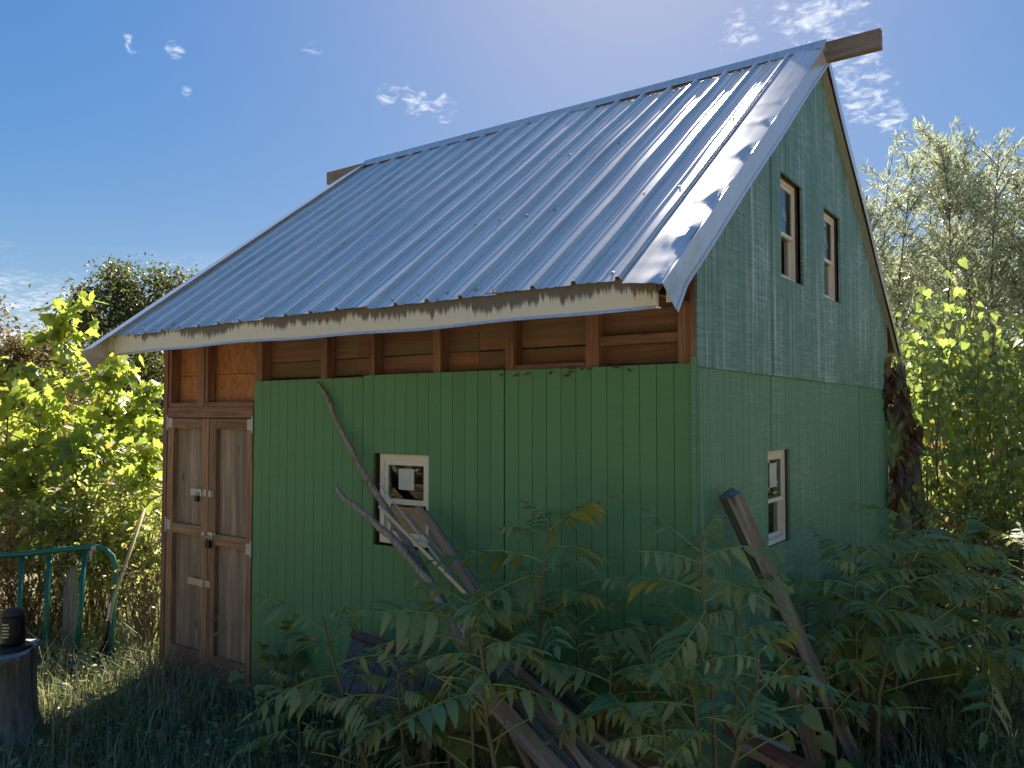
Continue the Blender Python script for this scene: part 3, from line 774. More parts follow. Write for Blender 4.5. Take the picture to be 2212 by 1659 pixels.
def tree(name, label, basep, H, crown_c, crown_r, nclump, nper, shape, size, mat, trunk_r, group=None, clump_r=.6, cat='tree', droop=0.0, seed=0, shell=.55):
    rs = random.Random(seed); gr = np.random.default_rng(seed + 5)
    basep = Vector(basep); root = thing(name, basep, label, cat, group)
    cc = Vector(crown_c); cr = Vector(crown_r)
    tr_ = MB(); top = cc + Vector((0, 0, cr.z * .55)); pts = []
    for i in range(7):
        a = i / 6; pts.append(Vector((cc.x * a + .12 * trunk_r * 8 * math.sin(a * 4 + seed), cc.y * a, top.z * a)))
    tr_.tube(pts, [trunk_r * (1.25 if i == 0 else 1 - .13 * i) for i in range(7)], 8)
    tr_.build('trunk', M['bark'], root, True)
    cls = []
    for i in range(nclump):
        u = Vector((rs.gauss(0, 1), rs.gauss(0, 1), rs.gauss(0, 1))).normalized() * (shell + (1 - shell) * rs.random()) * rs.uniform(.75, 1.05)
        cls.append(cc + Vector((u.x * cr.x, u.y * cr.y, u.z * cr.z)))
    for i, c in enumerate(cls):
        if i % 2: continue
        a = max(.25, min(.95, (c.z - .35 * (Vector((c.x, c.y, 0)) - Vector((cc.x, cc.y, 0))).length) / top.z)); j = min(int(a * 6), 5); p = pts[j].lerp(pts[j + 1], a * 6 - j)
        m_ = p.lerp(c, .5) + Vector((rs.uniform(-.1, .1), rs.uniform(-.1, .1), -.12 * (c - p).length)) * 1.0
        l_ = MB(); l_.tube([p, m_, c], [trunk_r * .34, trunk_r * .2, trunk_r * .06], 5); l_.build('limb', M['bark'], root, True)
    n = nclump * nper; ci = gr.integers(0, nclump, n); C = np.array([tuple(c) for c in cls])
    rr = clump_r * (.6 + .8 * gr.random(nclump))
    P = C[ci] + gr.normal(size=(n, 3)) * rr[ci][:, None] * np.array([.5, .5, .36])
    X = gr.normal(size=(n, 3)); X[:, 2] -= droop; N = gr.normal(size=(n, 3)) * .8; N[:, 2] += .7
    scatter_leaves('crown', shape, P, X, N, size * (.6 + .8 * gr.random(n)), mat, root)
    return root

def shrub(name, label, basep, H, R0, nst, nleaf, shape, size, mat, stem_mat, group=None, cat='shrub', lean=.5, seed=0, low=.15, wig=.12, rad=.008):
    """several arching stems with small leaves along them"""
    rs = random.Random(seed); gr = np.random.default_rng(seed + 9); root = thing(name, basep, label, cat, group)
    st = MB(); segs = []
    for i in range(nst):
        th = rs.uniform(0, 6.28); l = R0 * rs.uniform(.3, 1.0); h = H * rs.uniform(.55, 1.0)
        p = Vector((rs.uniform(-.25, .25) * R0, rs.uniform(-.25, .25) * R0, -.03)); q = []
        for j in range(6):
            a = j / 5
            q.append(p + Vector((math.cos(th) * l * a ** 1.4 + rs.uniform(-wig, wig) * a * .5, math.sin(th) * l * a ** 1.4 + rs.uniform(-wig, wig) * a * .5, h * (a - lean * .25 * a * a) / (1 - lean * .25))))
        st.tube(q, [rad * (1 - .15 * j) for j in range(6)], 4, False); segs.append(q)
        for b_ in range(3):
            j = rs.randint(2, 4); o = q[j]; d = Vector((rs.uniform(-1, 1), rs.uniform(-1, 1), rs.uniform(0, .9))) * H * .22
            e = [o, o + d * .5, o + d + Vector((0, 0, -.03))]; st.tube(e, [rad * .5, rad * .35, rad * .2], 3, False); segs.append(e)
    so_ = st.build('stems', stem_mat, root); so_['kind'] = 'stuff'
    si = gr.integers(0, len(segs), nleaf); P = np.zeros((nleaf, 3))
    for i, s in enumerate(si):
        q = segs[s]; a = (low + (1 - low) * gr.random()) * (len(q) - 1); j = min(int(a), len(q) - 2); P[i] = q[j].lerp(q[j + 1], a - j)
    P += gr.normal(size=(nleaf, 3)) * size * 1.1
    P[:, 2] = np.maximum(P[:, 2], .01)
    X = gr.normal(size=(nleaf, 3)); N = gr.normal(size=(nleaf, 3)) * .7; N[:, 2] += .7
    fo = scatter_leaves('foliage', shape, P, X, N, size * (.5 + .9 * gr.random(nleaf)), mat, root); fo['kind'] = 'stuff'
    return root

# ---- compound-leaved saplings (fern-like leaves): frond = midrib with paired leaflets
LFM = [leaf_mesh('leaflet', M['ail'], b_, 'leaflet') for b_ in (.05, .18, .32)]
def frond_variant(seed):
    rs = random.Random(seed); L = 1.0; q = []; droop = rs.uniform(.1, 1.0)
    for i in range(8):
        a = i / 7; q.append(Vector((a, .05 * math.sin(a * 3 + seed), -droop * a * a * .55)))
    m_ = MB(); m_.tube(q, [.0105 - .0010 * i for i in range(8)], 4, False); me = m_.mesh('frond', M['petiole'], True)
    lf = []; npair = rs.randint(5, 9)
    for i in range(npair):
        a = .24 + .74 * i / (npair - .3); x = a * 7; j = min(int(x), 6); p = q[j].lerp(q[j + 1], x - j); tg = (q[j + 1] - q[j]).normalized()
        ln = .36 * math.sin(.55 + 2.1 * (i + .6) / npair) * rs.uniform(.75, 1.15)
        for s in (-1, 1):
            if rs.random() < .07: continue
            side = Vector((0, s, 0)); d = (tg * .42 + side + Vector((0, 0, -.25 - .35 * droop + rs.uniform(-.3, .2)))).normalized()
            lf.append((frame(p, d, Vector((rs.uniform(-.12, .12), -.2 * s + rs.uniform(-.15, .15), 1))) @ Matrix.Scale(ln, 4), rs.randint(0, 2)))
    lf.append((frame(q[-1], (q[-1] - q[-2]), (0, 0, 1)) @ Matrix.Scale(.22, 4), 0))
    return me, lf
FV = [frond_variant(i) for i in range(10)]
def compound(label, stem, fl, nf, seed, bare=4, a0=.45, cat='sapling', group='fern-leaved saplings by the shed', updir=.55, rad=.011, facing=None, bias=0.0):
    """stem: points from the ground up; fl: length of a frond"""
    rs = random.Random(seed); bp = Vector(stem[0]); root = thing('compound_leaf_sapling', bp, label, cat, group)
    q = [Vector(p) - bp for p in stem]; n = len(q)
    m_ = MB(); m_.tube(q, [rad * (1 - .55 * i / (n - 1)) for i in range(n)], 7); m_.build('stem', M['stem'], root, True)
    def at(a): x = a * (n - 1); j = min(int(x), n - 2); return q[j].lerp(q[j + 1], x - j), (q[j + 1] - q[j]).normalized()
    for i in range(nf):
        a = a0 + (1 - a0) * (i + .5) / nf; p, tg = at(min(a, 1)); th = i * 2.39996 + seed
        up = updir * (.15 + 1.35 * ((a - a0) / (1 - a0)) ** 1.5) + rs.uniform(-.1, .15)
        d = Vector((math.cos(th), math.sin(th), up))
        if bias: d += Vector(facing) * bias
        s = fl * (1.0 - .38 * max(0, (a - .75) / .25)) * rs.uniform(.6, 1.15)
        me, lf = FV[rs.randint(0, 9)]
        f_ = link('frond', me, root, frame(p, d, (rs.uniform(-.55, .55), rs.uniform(-.55, .55), 1)) @ Matrix.Scale(s, 4))
        for mt, k in lf: link('leaflet', LFM[k], f_, mt)
    for i in range(bare):
        a = .18 + (a0 + .12 - .18) * (i + .5) / max(bare, 1); p, tg = at(a); th = i * 2.39996 + seed * 1.7
        d = Vector((math.cos(th), math.sin(th), .55 + rs.uniform(-.15, .2))).normalized(); L = fl * rs.uniform(.4, .8)
        b_ = MB(); b_.tube([p, p + d * L * .55, p + d * L + Vector((0, 0, -.06 * L))], [.0042, .0032, .0022], 5); b_.build('petiole', M['petiole'], root, True)
    return root
def stemline(pix, d, ground=True):
    """picture points from the top of a stem downward at distance d, carried on to the ground"""
    P = [pt(x, y, d) for x, y in pix][::-1]
    v = P[0] - P[1]; v.z = min(v.z, -.05)
    if P[0].z > .02:
        g = P[0] + v * (P[0].z / -v.z); g = Vector((P[0].x * .6 + g.x * .4, P[0].y * .6 + g.y * .4, 0)); P = [g] + P
    else: P[0].z = 0
    out = [P[0]]
    for a, b_ in zip(P, P[1:]): out += [a.lerp(b_, .5), b_]
    return out
TOCAM = -FW
compound('fern-leaved sapling with bare yellow stalks in front of the dark panel', stemline([(696, 1330), (722, 1440), (757, 1545), (795, 1660)], 4.35), .46, 11, 1, 9, .5, rad=.014)
compound('fern-leaved sapling with many bare stalks in front of the lumber pile', stemline([(1036, 1385), (1048, 1470), (1050, 1560), (1070, 1662)], 3.55), .42, 9, 2, 12, .62, rad=.014)
compound('tall dark fern-leaved sapling in front of the green wall beside the window', stemline([(1188, 1120), (1174, 1230), (1166, 1330), (1160, 1420)], 4.1), .5, 14, 3, 2, .45)
compound('bushy fern-leaved sapling standing over the leaning boards', stemline([(1010, 1300), (1012, 1370), (1018, 1460)], 3.9), .5, 12, 9, 1, .45)
compound('fern-leaved sapling growing right at the shed corner', stemline([(1512, 1150), (1520, 1230), (1522, 1330), (1535, 1440)], 3.7), .42, 13, 4, 2, .35)
compound('fern-leaved sapling with bare stalks before the leaning grey post', stemline([(1638, 1405), (1636, 1470), (1615, 1555), (1580, 1662)], 3.4), .36, 7, 5, 14, .66, rad=.013)
compound('low fern-leaved sapling at the foot of the front wall', stemline([(1320, 1430), (1318, 1500), (1310, 1560)], 3.75), .44, 11, 6, 2, .35)
compound('small fresh green seedling at the end of the lumber pile', stemline([(1430, 1545), (1436, 1600), (1440, 1665)], 3.2), .2, 9, 7, 3, .45, rad=.008)
compound('large spreading fern-leaved sapling beside the gable wall', stemline([(1966, 1120), (1962, 1230), (1945, 1340), (1935, 1480)], 5.3), .62, 20, 8, 5, .35, rad=.016)
compound('second fern-leaved sapling standing close behind the large spreading one', stemline([(2075, 1180), (2060, 1290), (2040, 1400)], 5.9), .6, 15, 12, 2, .35)
compound('fern-leaved sapling with sunlit fronds at the edge of the vines', stemline([(2215, 1180), (2210, 1280), (2205, 1380)], 5.8), .58, 13, 13, 2, .35)
compound('tall fern-leaved sapling leaning over the grey post foot', stemline([(1850, 1190), (1846, 1290), (1850, 1400)], 5.0), .55, 14, 16, 2, .35)
for lab, pix, d, fl, nf, sd in [
    ('feathery sapling filling the gap between corner and leaning post', [(1590, 1280), (1592, 1380), (1590, 1480)], 4.0, .4, 14, 31),
    ('feathery sapling low against the gable wall past the lower window', [(1740, 1300), (1745, 1400), (1750, 1500)], 5.3, .5, 14, 32),
    ('feathery sapling in front of the rotten trunk', [(1925, 1190), (1920, 1300), (1915, 1400)], 6.2, .62, 16, 33),
    ('feathery sapling between the large one and the sunlit edge', [(2130, 1260), (2125, 1350), (2120, 1450)], 5.2, .55, 15, 34),
    ('feathery sapling crowding the wall behind the lumber pile', [(1250, 1330), (1250, 1420), (1248, 1500)], 4.2, .46, 14, 35),
    ('feathery sapling just left of the seedling by the boards', [(1400, 1400), (1402, 1480), (1400, 1570)], 3.9, .42, 13, 36),
    ('feathery sapling hiding the foot of the dark panel', [(860, 1440), (862, 1520), (870, 1600)], 4.2, .4, 13, 37),
    ('feathery sapling rooted under the crooked branches', [(960, 1380), (962, 1460), (968, 1560)], 4.4, .42, 13, 38),
    ('small feathery sapling among the grass near the panel', [(640, 1450), (642, 1520), (648, 1590)], 4.9, .34, 11, 39)]:
    compound(lab, stemline(pix, d), fl, nf, sd, 2, .3)
compound('low fern-leaved sapling in the grass by the cut stem', stemline([(1780, 1420), (1790, 1480), (1800, 1560)], 4.6), .42, 9, 14, 2, .35)
compound('low fern-leaved sapling beside the ground boards', stemline([(1480, 1440), (1500, 1510), (1510, 1600)], 3.4), .36, 10, 15, 2, .35)
def broad(label, px, py, d, h, n, size, sh, seed):
    b0 = pt(px, py, d); b0.z = 0; o = sapling('broad_leaf_weed', label, b0, b0 + Vector((.08, -.05, h)), .34, 7, n, sh, size, M['weedleaf'], M['stem'], 'broad-leaved weeds by the shed', lowest=.25, rad=.008); o['category'] = 'weed'
M['weedleaf'] = leafm('broad_weed_leaf', (.12, .18, .065), (.24, .30, .10), (.34, .42, .09), .3, (.40, .30, .10), .06, .5, .3)
broad('dark lobed-leaf weed growing round the leaning boards', 1040, 1500, 4.3, .95, 46, .17, 'lobed', 1)
broad('heart-leaved weed beside the cut sapling stem', 1850, 1500, 5.2, .9, 40, .15, 'heart', 2)
broad('heart-leaved weed low between post and gable wall', 1680, 1500, 4.3, .7, 34, .13, 'heart', 3)
broad('lobed-leaf weed sprouting by the door sill', 610, 1480, 5.9, .6, 30, .12, 'lobed', 4)
# a cut stem with stripped stalks
cs = stemline([(1928, 1372), (1915, 1430), (1898, 1498), (1895, 1580)], 4.9)
root = thing('cut_stem', cs[0], 'bare cut sapling stem with stripped yellow stalks in the grass', 'stem')
m_ = MB(); m_.tube([p - cs[0] for p in cs], [.019 - .001 * i for i in range(len(cs))], 7); m_.build('stem', M['stem'], root, True)
for i, (a, px, py) in enumerate(((.8, 2060, 1345), (.85, 2080, 1300), (.62, 2075, 1455), (.7, 2060, 1395), (.55, 1790, 1400), (.9, 1800, 1380), (.4, 2010, 1530))):
    p = cs[int(a * (len(cs) - 1))] - cs[0]; e = pt(px, py, 4.9) - cs[0]
    b_ = MB(); b_.tube([p, p.lerp(e, .5) + Vector((0, 0, .02)), e], [.005, .0036, .0025], 5); b_.build('petiole', M['petiole'], root, True)

# ---- lumber and branches leaning on the wall
def board(name, label, cat, p0, p1, w, t_, mat, roll=0.0, group=None, ground=False, taper=1.0, n=6, bend=0.0):
    p0, p1 = Vector(p0), Vector(p1)
    if ground:
        v = (p1 - p0).normalized(); k = (p1.z - .03) / -v.z if v.z < -.05 else 0; p1 = p1 + v * max(0, k)
    L = (p1 - p0).length; z_ = (p0 - p1).normalized(); x_ = z_.cross(TOCAM).normalized(); y_ = z_.cross(x_)
    mt = Matrix((x_, y_, z_)).transposed().to_4x4(); mt.translation = p1; mt = mt @ Matrix.Rotation(roll, 4, 'Z')
    m_ = MB(); rs = random.Random(int(L * 1e5)); rings = []
    for i in range(n + 1):
        a = i / n; ww = w / 2 * (1 + (taper - 1) * a) * (1 + rs.uniform(-.03, .03)); c = bend * math.sin(a * math.pi)
        rings.append([(-ww, c - t_ / 2, L * a), (ww, c - t_ / 2, L * a), (ww, c + t_ / 2, L * a), (-ww, c + t_ / 2, L * a)])
    # slightly ragged ends
    for r_ in (rings[0], rings[-1]):
        for j in range(4): r_[j] = (r_[j][0], r_[j][1], r_[j][2] + rs.uniform(-.012, .012))
    vs = [v for r_ in rings for v in r_]; fs = [(3, 2, 1, 0), tuple(4 * n + j for j in range(4))]
    for i in range(n):
        for j in range(4): fs.append((4 * i + j, 4 * i + (j + 1) % 4, 4 * i + 4 + (j + 1) % 4, 4 * i + 4 + j))
    m_.add(vs, fs); o = m_.build(name, mat, None, False, mt)
    return tag(o, label, cat, group)
def branch(label, pts, r0, r1, twigs=()):
    bp = Vector(pts[-1]); root = thing('dead_branch', bp, label, 'branch'); q = [Vector(p) - bp for p in pts]; n = len(q); rs = random.Random(int(abs(q[0].x) * 1e4))
    fine = []
    for a, b_ in zip(q, q[1:]):
        for k in range(3): fine.append(a.lerp(b_, k / 3) + Vector((rs.uniform(-1, 1), rs.uniform(-1, 1), rs.uniform(-1, 1))) * .007)
    fine.append(q[-1]); n = len(fine)
    m_ = MB(); m_.tube(fine, [(r0 + (r1 - r0) * i / (n - 1)) * rs.uniform(.75, 1.2) for i in range(n)], 8); m_.build('bough', M['branch'], root, True)
    for a, d, l in twigs:
        p = fine[int(a * (n - 1))]; m_ = MB(); m_.tube([p, p + Vector(d) * l * .5, p + Vector(d) * l], [r0 * .7, r0 * .5, r0 * .3], 5); m_.build('twig', M['branch'], root, True)
branch('long crooked dead branch leaning against the siding above the window', [on_y(685, 826, -.02), pt(703, 850, 5.76), pt(738, 930, 5.62), pt(772, 1000, 5.48), pt(806, 1050, 5.36), pt(858, 1140, 5.2), pt(926, 1252, 4.95), pt(1000, 1390, 4.7), pt(1075, 1560, 4.5), pt(1100, 1640, 4.42)], .009, .042, ((.12, (.1, -.2, .9), .07),))
branch('shorter forked dead branch lying below the long one', [pt(728, 1050, 5.38), pt(745, 1078, 5.32), pt(800, 1120, 5.2), pt(860, 1178, 5.05), pt(930, 1258, 4.86), pt(1010, 1400, 4.62), pt(1080, 1560, 4.42)], .013, .034, ((.1, (-.5, -.2, .5), .05),))
G = 'lumber leaning under the front window'
board('metal_strip', 'narrow pale metal strip ending in a point across the window', 'metal strip', pt(820, 1046, 5.18), pt(968, 1236, 4.75), .03, .004, M['hinge'], .3, G, True, .25)
board('metal_trim', 'bent pale grey metal trim leaning beside the crooked branches', 'metal strip', pt(818, 1092, 5.12), pt(965, 1245, 4.7), .026, .010, M['steel'], -.2, G, True, .8, bend=.03)
board('plank', 'wide reddish brown plank with forked top leaning under the window', 'plank', pt(905, 1094, 5.02), pt(1010, 1262, 4.6), .05, .018, M['brown'], .1, G, True, .7)
board('batten', 'thin yellowish batten behind the reddish plank', 'batten', pt(880, 1110, 5.06), pt(1015, 1270, 4.66), .016, .016, M['ply'], .4, G, True)
board('plank', 'dark narrow plank leaning tallest behind the reddish one', 'plank', pt(920, 1105, 5.08), pt(1030, 1262, 4.7), .028, .018, M['grey'], -.2, G, True)
board('plank', 'round-edged grey split rail sloping across the lumber pile', 'plank', pt(1030, 1390, 4.25), pt(1290, 1615, 3.75), .095, .06, M['grey'], .5, G, True)
board('plank', 'orange brown plank on the wall side of the lumber pile', 'plank', pt(1085, 1390, 4.4), pt(1330, 1590, 4.0), .08, .03, M['brown'], .3, G, True)
board('plank', 'grey plank with a pale splintered edge in the lumber pile', 'plank', pt(1050, 1430, 4.15), pt(1285, 1640, 3.65), .075, .035, M['grey'], .0, G, True)
board('plank', 'dark brown plank wedged between two grey ones', 'plank', pt(1110, 1440, 4.3), pt(1330, 1635, 3.85), .07, .03, M['lum']['z'], .2, G, True)
board('plank', 'dark weathered plank lowest in the lumber pile', 'plank', pt(1000, 1440, 4.1), pt(1190, 1650, 3.6), .09, .035, M['grey'], .1, G, True)
board('batten', 'slim pale batten lying on top of the lumber pile', 'batten', pt(1120, 1450, 4.05), pt(1330, 1625, 3.62), .022, .022, M['ply'], .7, G, True)
board('post', 'weathered grey square post leaning on the shed corner', 'post', pt(1553, 1066, 4.33) + Vector((.06, 0, 0)), on_g(1845, 1650, .03), .092, .088, M['grey'], .25)
board('plank', 'short brown plank standing in the weeds under the leaning post', 'plank', pt(1690, 1390, 4.75), pt(1757, 1640, 4.7), .10, .03, M['brown'], .1, None, True)
board('plank', 'dark charred plank leaning low against the gable wall', 'plank', pt(1815, 1400, 5.5), pt(1890, 1560, 5.3), .14, .05, M['jamb'], .1, None, True)
board('plank', 'split tan plank end lying flat among the weeds', 'plank', pt(1590, 1590, 3.9), pt(1700, 1640, 3.85), .16, .03, M['ply'], 1.2, None)
board('batten', 'dark batten lying over the tan plank end', 'batten', pt(1560, 1570, 3.95), pt(1760, 1665, 3.7), .05, .04, M['jamb'], .2, None)
for i, (a, b_, d0_, d1_, lab) in enumerate([((1010, 1400), (1240, 1660), 4.3, 3.6, 'thin grey slat under the split rail'), ((1070, 1400), (1350, 1640), 4.35, 3.8, 'thin dark slat beside the orange brown plank'), ((1130, 1470), (1270, 1660), 4.05, 3.55, 'short bark-edged slat on the near side of the pile'), ((985, 1330), (1130, 1620), 4.5, 4.1, 'crooked grey stick between the branches and the pile')]):
    board('slat', lab, 'slat', pt(*a, d0_), pt(*b_, d1_), (.035, .03, .05, .028)[i], .018, (M['grey'], M['jamb'], M['branch'], M['branch'])[i], .3 * i, G, True, .7, 8, .02)
# dark boarded panel propped at the foot of the wall
root = thing('wall_panel', on_g(860, 1560, 0), 'dark panel of upright boards propped at the foot of the green wall', 'panel')
off = root.location
c00, c10, c01, c11 = pt(765, 1362, 5.35), pt(975, 1432, 4.8), pt(715, 1510, 4.95), pt(915, 1585, 4.4)
nP = 6
for i in range(nP):
    a, b_ = (i + .03) / nP, (i + .97) / nP
    A, B_, C, D = c00.lerp(c10, a), c00.lerp(c10, b_), c01.lerp(c11, b_), c01.lerp(c11, a); nn = (B_ - A).cross(D - A).normalized() * .018
    m_ = MB(); m_.hexa([tuple(p - off) for p in (A, B_, C, D)] + [tuple(p - off + nn) for p in (A, B_, C, D)]); m_.build('plank', M['darkpanel'], root)
m_ = MB(); nn = (c10 - c00).cross(c01 - c00).normalized(); e = (c00 - c01).normalized() * .03
m_.hexa([tuple(p - off) for p in (c00 - nn * .004, c10 - nn * .004, c10 - nn * .004 - e * 2, c00 - nn * .004 - e * 2)] + [tuple(p - off) for p in (c00 - nn * .024, c10 - nn * .024, c10 - nn * .024 - e * 2, c00 - nn * .024 - e * 2)]); m_.build('edge_batten', M['jamb'], root)
for fx in (.2, .8):
    T = c00.lerp(c10, fx).lerp(c01.lerp(c11, fx), .3) + nn * .06; m_ = MB(); m_.tube([tuple(T - off), (T.x - off.x, T.y - off.y, 0)], .03, 6); m_.build('prop', M['grey'], root)

# ---- gate, fence, rake, stump and lantern on the left
GB, GT = 7.0, 7.25
root = thing('tube_gate', on_g(165, 1425, 0), 'dark green tube gate leaning against the brush fence', 'gate'); off = root.location
top = [pt(-260, 1222, GT + .2), pt(-60, 1204, GT), pt(60, 1196, GT), pt(150, 1186, GT), pt(205, 1182, GT), pt(228, 1187, GT), pt(243, 1202, GT), pt(250, 1226, GT), pt(249, 1260, GT - .03), pt(243, 1340, GT - .12), pt(236, 1425, GB)]
m_ = MB(); m_.tube([p - off for p in top], .0255, 10); fr_ = m_.build('frame', M['gate'], root, True)
for a, b_, dd in (((48, 1205), (36, 1420), 0), ((107, 1200), (95, 1424), 0), ((184, 1192), (164, 1430), 0), ((-20, 1208), (-30, 1418), 0)):
    m_ = MB(); m_.tube([pt(*a, GT) - off, pt(*b_, GB) - off], .0235, 10); m_.build('bar', M['gate'], root, True)
m_ = MB(); m_.tube([pt(-260, 1428, GB) - off, pt(60, 1430, GB) - off, pt(236, 1428, GB) - off], .022, 8); m_.build('bottom_rail', M['gate'], root, True)
c_ = pt(205, 1184, GT) - off
m_ = MB(); m_.tube([c_ + RT * -.02, c_ + RT * .02], .031, 12); m_.box(c_.x - .02, c_.x + .02, c_.y - .04, c_.y - .034, c_.z - .11, c_.z - .02); m_.build('clamp', M['hinge'], root)
m_ = MB(); q0 = pt(240.5, 1305, GT - .1) - off; m_.tube([q0, q0 + Vector((-.004, 0, -.16))], .0265, 10); lb = m_.build('label_sleeve', M['label'], root, True)
m_ = MB(); m_.tube([q0 + Vector((-.0034, 0, -.135)), q0 + Vector((-.004, 0, -.16))], .0271, 10); m_.build('label_band', M['blue'], root, True)

root = thing('wire_fence', on_g(150, 1412, 0), 'old rusty wire fence on a split grey post behind the gate', 'fence'); off = root.location
fp = on_g(150, 1408, 0); hp = pt(150, 1232, 7.45)
m_ = MB(); rs = random.Random(5); n_ = 8; vs = []
for i in range(n_ + 1):
    a = i / n_
    for j in range(10):
        th = j * .628; r_ = .062 * (1 + .12 * math.sin(j * 2.3) + rs.uniform(-.05, .05)); vs.append((math.cos(th) * r_, math.sin(th) * r_, (hp.z) * a + (rs.uniform(-.03, .03) if i == n_ else 0)))
fs = [tuple(range(9, -1, -1)), tuple(n_ * 10 + j for j in range(10))] + [(i * 10 + j, i * 10 + (j + 1) % 10, i * 10 + 10 + (j + 1) % 10, i * 10 + 10 + j) for i in range(n_) for j in range(10)]
m_.add(vs, fs); m_.build('post', M['grey'], root)
w_ = MB(); a0, a1 = pt(-300, 1200, 7.9), pt(340, 1200, 7.5); a0.z = a1.z = 0
for k in range(8):
    z_ = .12 + k * .14; P = []
    for i in range(13):
        p = a0.lerp(a1, i / 12); P.append(Vector((p.x, p.y, z_ + .02 * math.sin(i * 1.7 + k))) - off)
    w_.tube(P, .0016, 4, False)
for i in range(26):
    p = a0.lerp(a1, (i + rs.random() * .3) / 26); w_.tube([Vector((p.x, p.y, .1)) - off, Vector((p.x + .01, p.y, 1.12)) - off], .0014, 4, False)
wi = w_.build('wire_mesh', M['wire'], root); wi['kind'] = 'stuff'

root = thing('leaf_rake', on_g(222, 1440, 0), 'black fan rake with pale wooden handle leaning on the gate', 'rake'); off = root.location
h0, h1 = pt(246, 1292, 7.05) - off, pt(313, 1098, 7.35) - off
sk = pt(233, 1362, 6.98) - off; hb = pt(228, 1385, 6.97) - off
m_ = MB(); m_.tube([sk.lerp(h0, .1), h0, h1], .014, 8); m_.build('handle', M['bamboo'], root, True)
m_ = MB(); m_.tube([sk.lerp(h0, .32), sk, hb], [.019, .017, .012], 8); m_.build('socket', M['black'], root, True)
for i in range(15):
    a = (i - 7) / 7; e = pt(222 + a * 30, 1438 - 3 * (1 - abs(a)), 6.92) - off; e.z = max(e.z, .0)
    m_ = MB(); m_.tube([hb, hb.lerp(e, .55), e + Vector((0, 0, .015)), e + TOCAM * .03], [.004, .0035, .003, .002], 4); m_.build('tine', M['black'], root)
m_ = MB(); m_.tube([pt(208, 1412, 6.945) - off, pt(224, 1414, 6.945) - off, pt(240, 1411, 6.945) - off], .004, 5); m_.build('crossbar', M['black'], root)

sp_ = on_g(-12, 1620, 0)
root = tag(bpy.data.objects.new('tree_stump', None), None, None)
bpy.data.objects.remove(root)
root = thing('tree_stump', sp_, 'barkless grey tree stump with fluted sides holding a lantern', 'stump')
vs = []; fs = []; nn = 28; HS = pt(20, 1402, (sp_ - CAM).dot(FW)).z; rs = random.Random(8)
prof = [(1.28, -.03), (1.18, .1), (1.05, .25), (1.0, .45), (1.0, .62), (1.04, HS - .03), (1.0, HS)]
for r_, z_ in prof:
    for j in range(nn):
        th = j / nn * 2 * math.pi; rr = .24 * r_ * (1 + .13 * math.sin(3 * th + 1 + z_) + .10 * abs(math.sin(4.5 * th + z_ * 1.5)) + rs.uniform(-.035, .035)); vs.append((rr * math.cos(th), rr * math.sin(th), z_ + (.015 * math.sin(2 * th) if z_ > .5 else 0)))
for i in range(len(prof) - 1):
    for j in range(nn): fs.append((i * nn + j, i * nn + (j + 1) % nn, (i + 1) * nn + (j + 1) % nn, (i + 1) * nn + j))
m_ = MB(); m_.add(vs, fs); m_.build('trunk', wood('stump_side', (.12, .105, .09), (.30, .265, .23), 'z', weather=(.09, .075, .06), k=1.5), root, True)
m_ = MB(); m_.add([(v[0], v[1], v[2]) for v in vs[-nn:]] + [(0, 0, HS - .004)], [(j, (j + 1) % nn, nn) for j in range(nn)]); m_.build('cut_face', plain('grey_cut_wood', (.36, .35, .33), .85, 0, .3, 20), root)
lc = Vector((0, 0, 0)); lp_ = pt(27, 1393, (sp_ - CAM).dot(FW) - .02); lp_.z = HS + .012
root = thing('lantern', lp_, 'soot-black metal lantern standing on the grey stump', 'lantern')
m_ = MB(); m_.lathe([(.115, 0), (.12, .006), (.105, .022), (.07, .03)], 20); m_.build('base_dish', M['black'], root, True)
m_ = MB(); m_.lathe([(.07, .03), (.076, .05), (.076, .2), (.07, .215)], 18); m_.build('body', M['black'], root, True)
m_ = MB(); m_.lathe([(.07, .216), (.074, .225), (.06, .25), (.03, .262), (.012, .265)], 18); m_.build('cap', plain('rusty_cap', (.10, .05, .035), .7, .3), root, True)
for i in range(5):
    for j in range(4):
        th = -1.2 + .14 * j + .07 * (i % 2); z_ = .09 + i * .02; m_ = MB(); p = Vector((math.cos(th), math.sin(th), 0)); m_.tube([p * .0755 + Vector((0, 0, z_)), p * .0785 + Vector((0, 0, z_))], .0055, 6); m_.build('vent_hole', M['steel'], root)
m_ = MB(); m_.tube([(.078 * 1, .0, .05), (.10, .0, .1), (.098, .0, .16), (.078, .0, .2)], .004, 6); m_.build('handle', M['black'], root, True)

# ---- broken snag at the back corner, with a vine stem and hanging dead leaves
sg = pt(1948, 1100, 8.55); sg.z = 0
root = thing('dead_snag', sg, 'broken rotten tree trunk with hanging dead leaves at the back corner', 'dead tree'); rs = random.Random(4)
vs = []; fs = []; nn = 22; Hs = pt(1940, 790, 8.5).z
prof = [0, .2, .5, .9, 1.3, 1.7, 2.0, 2.3, 2.55, Hs]
for i, z_ in enumerate(prof):
    for j in range(nn):
        th = j / nn * 6.2832; r_ = (.34 - .075 * z_) * (1 + .12 * math.sin(2 * th + z_) + .08 * math.sin(5 * th + 2 * z_) + rs.uniform(-.05, .05))
        vs.append((r_ * math.cos(th) - .05 * z_ * .6, r_ * math.sin(th), z_ + (rs.uniform(-.35, .12) if i == len(prof) - 1 else rs.uniform(-.03, .03) * (i > 0))))
for i in range(len(prof) - 1):
    for j in range(nn): fs.append((i * nn + j, i * nn + (j + 1) % nn, (i + 1) * nn + (j + 1) % nn, (i + 1) * nn + j))
m_ = MB(); m_.add(vs, fs); m_.build('trunk', wood('rotten_trunk', (.07, .06, .052), (.26, .22, .18), 'z', rough=.95, weather=(.035, .033, .03)), root)
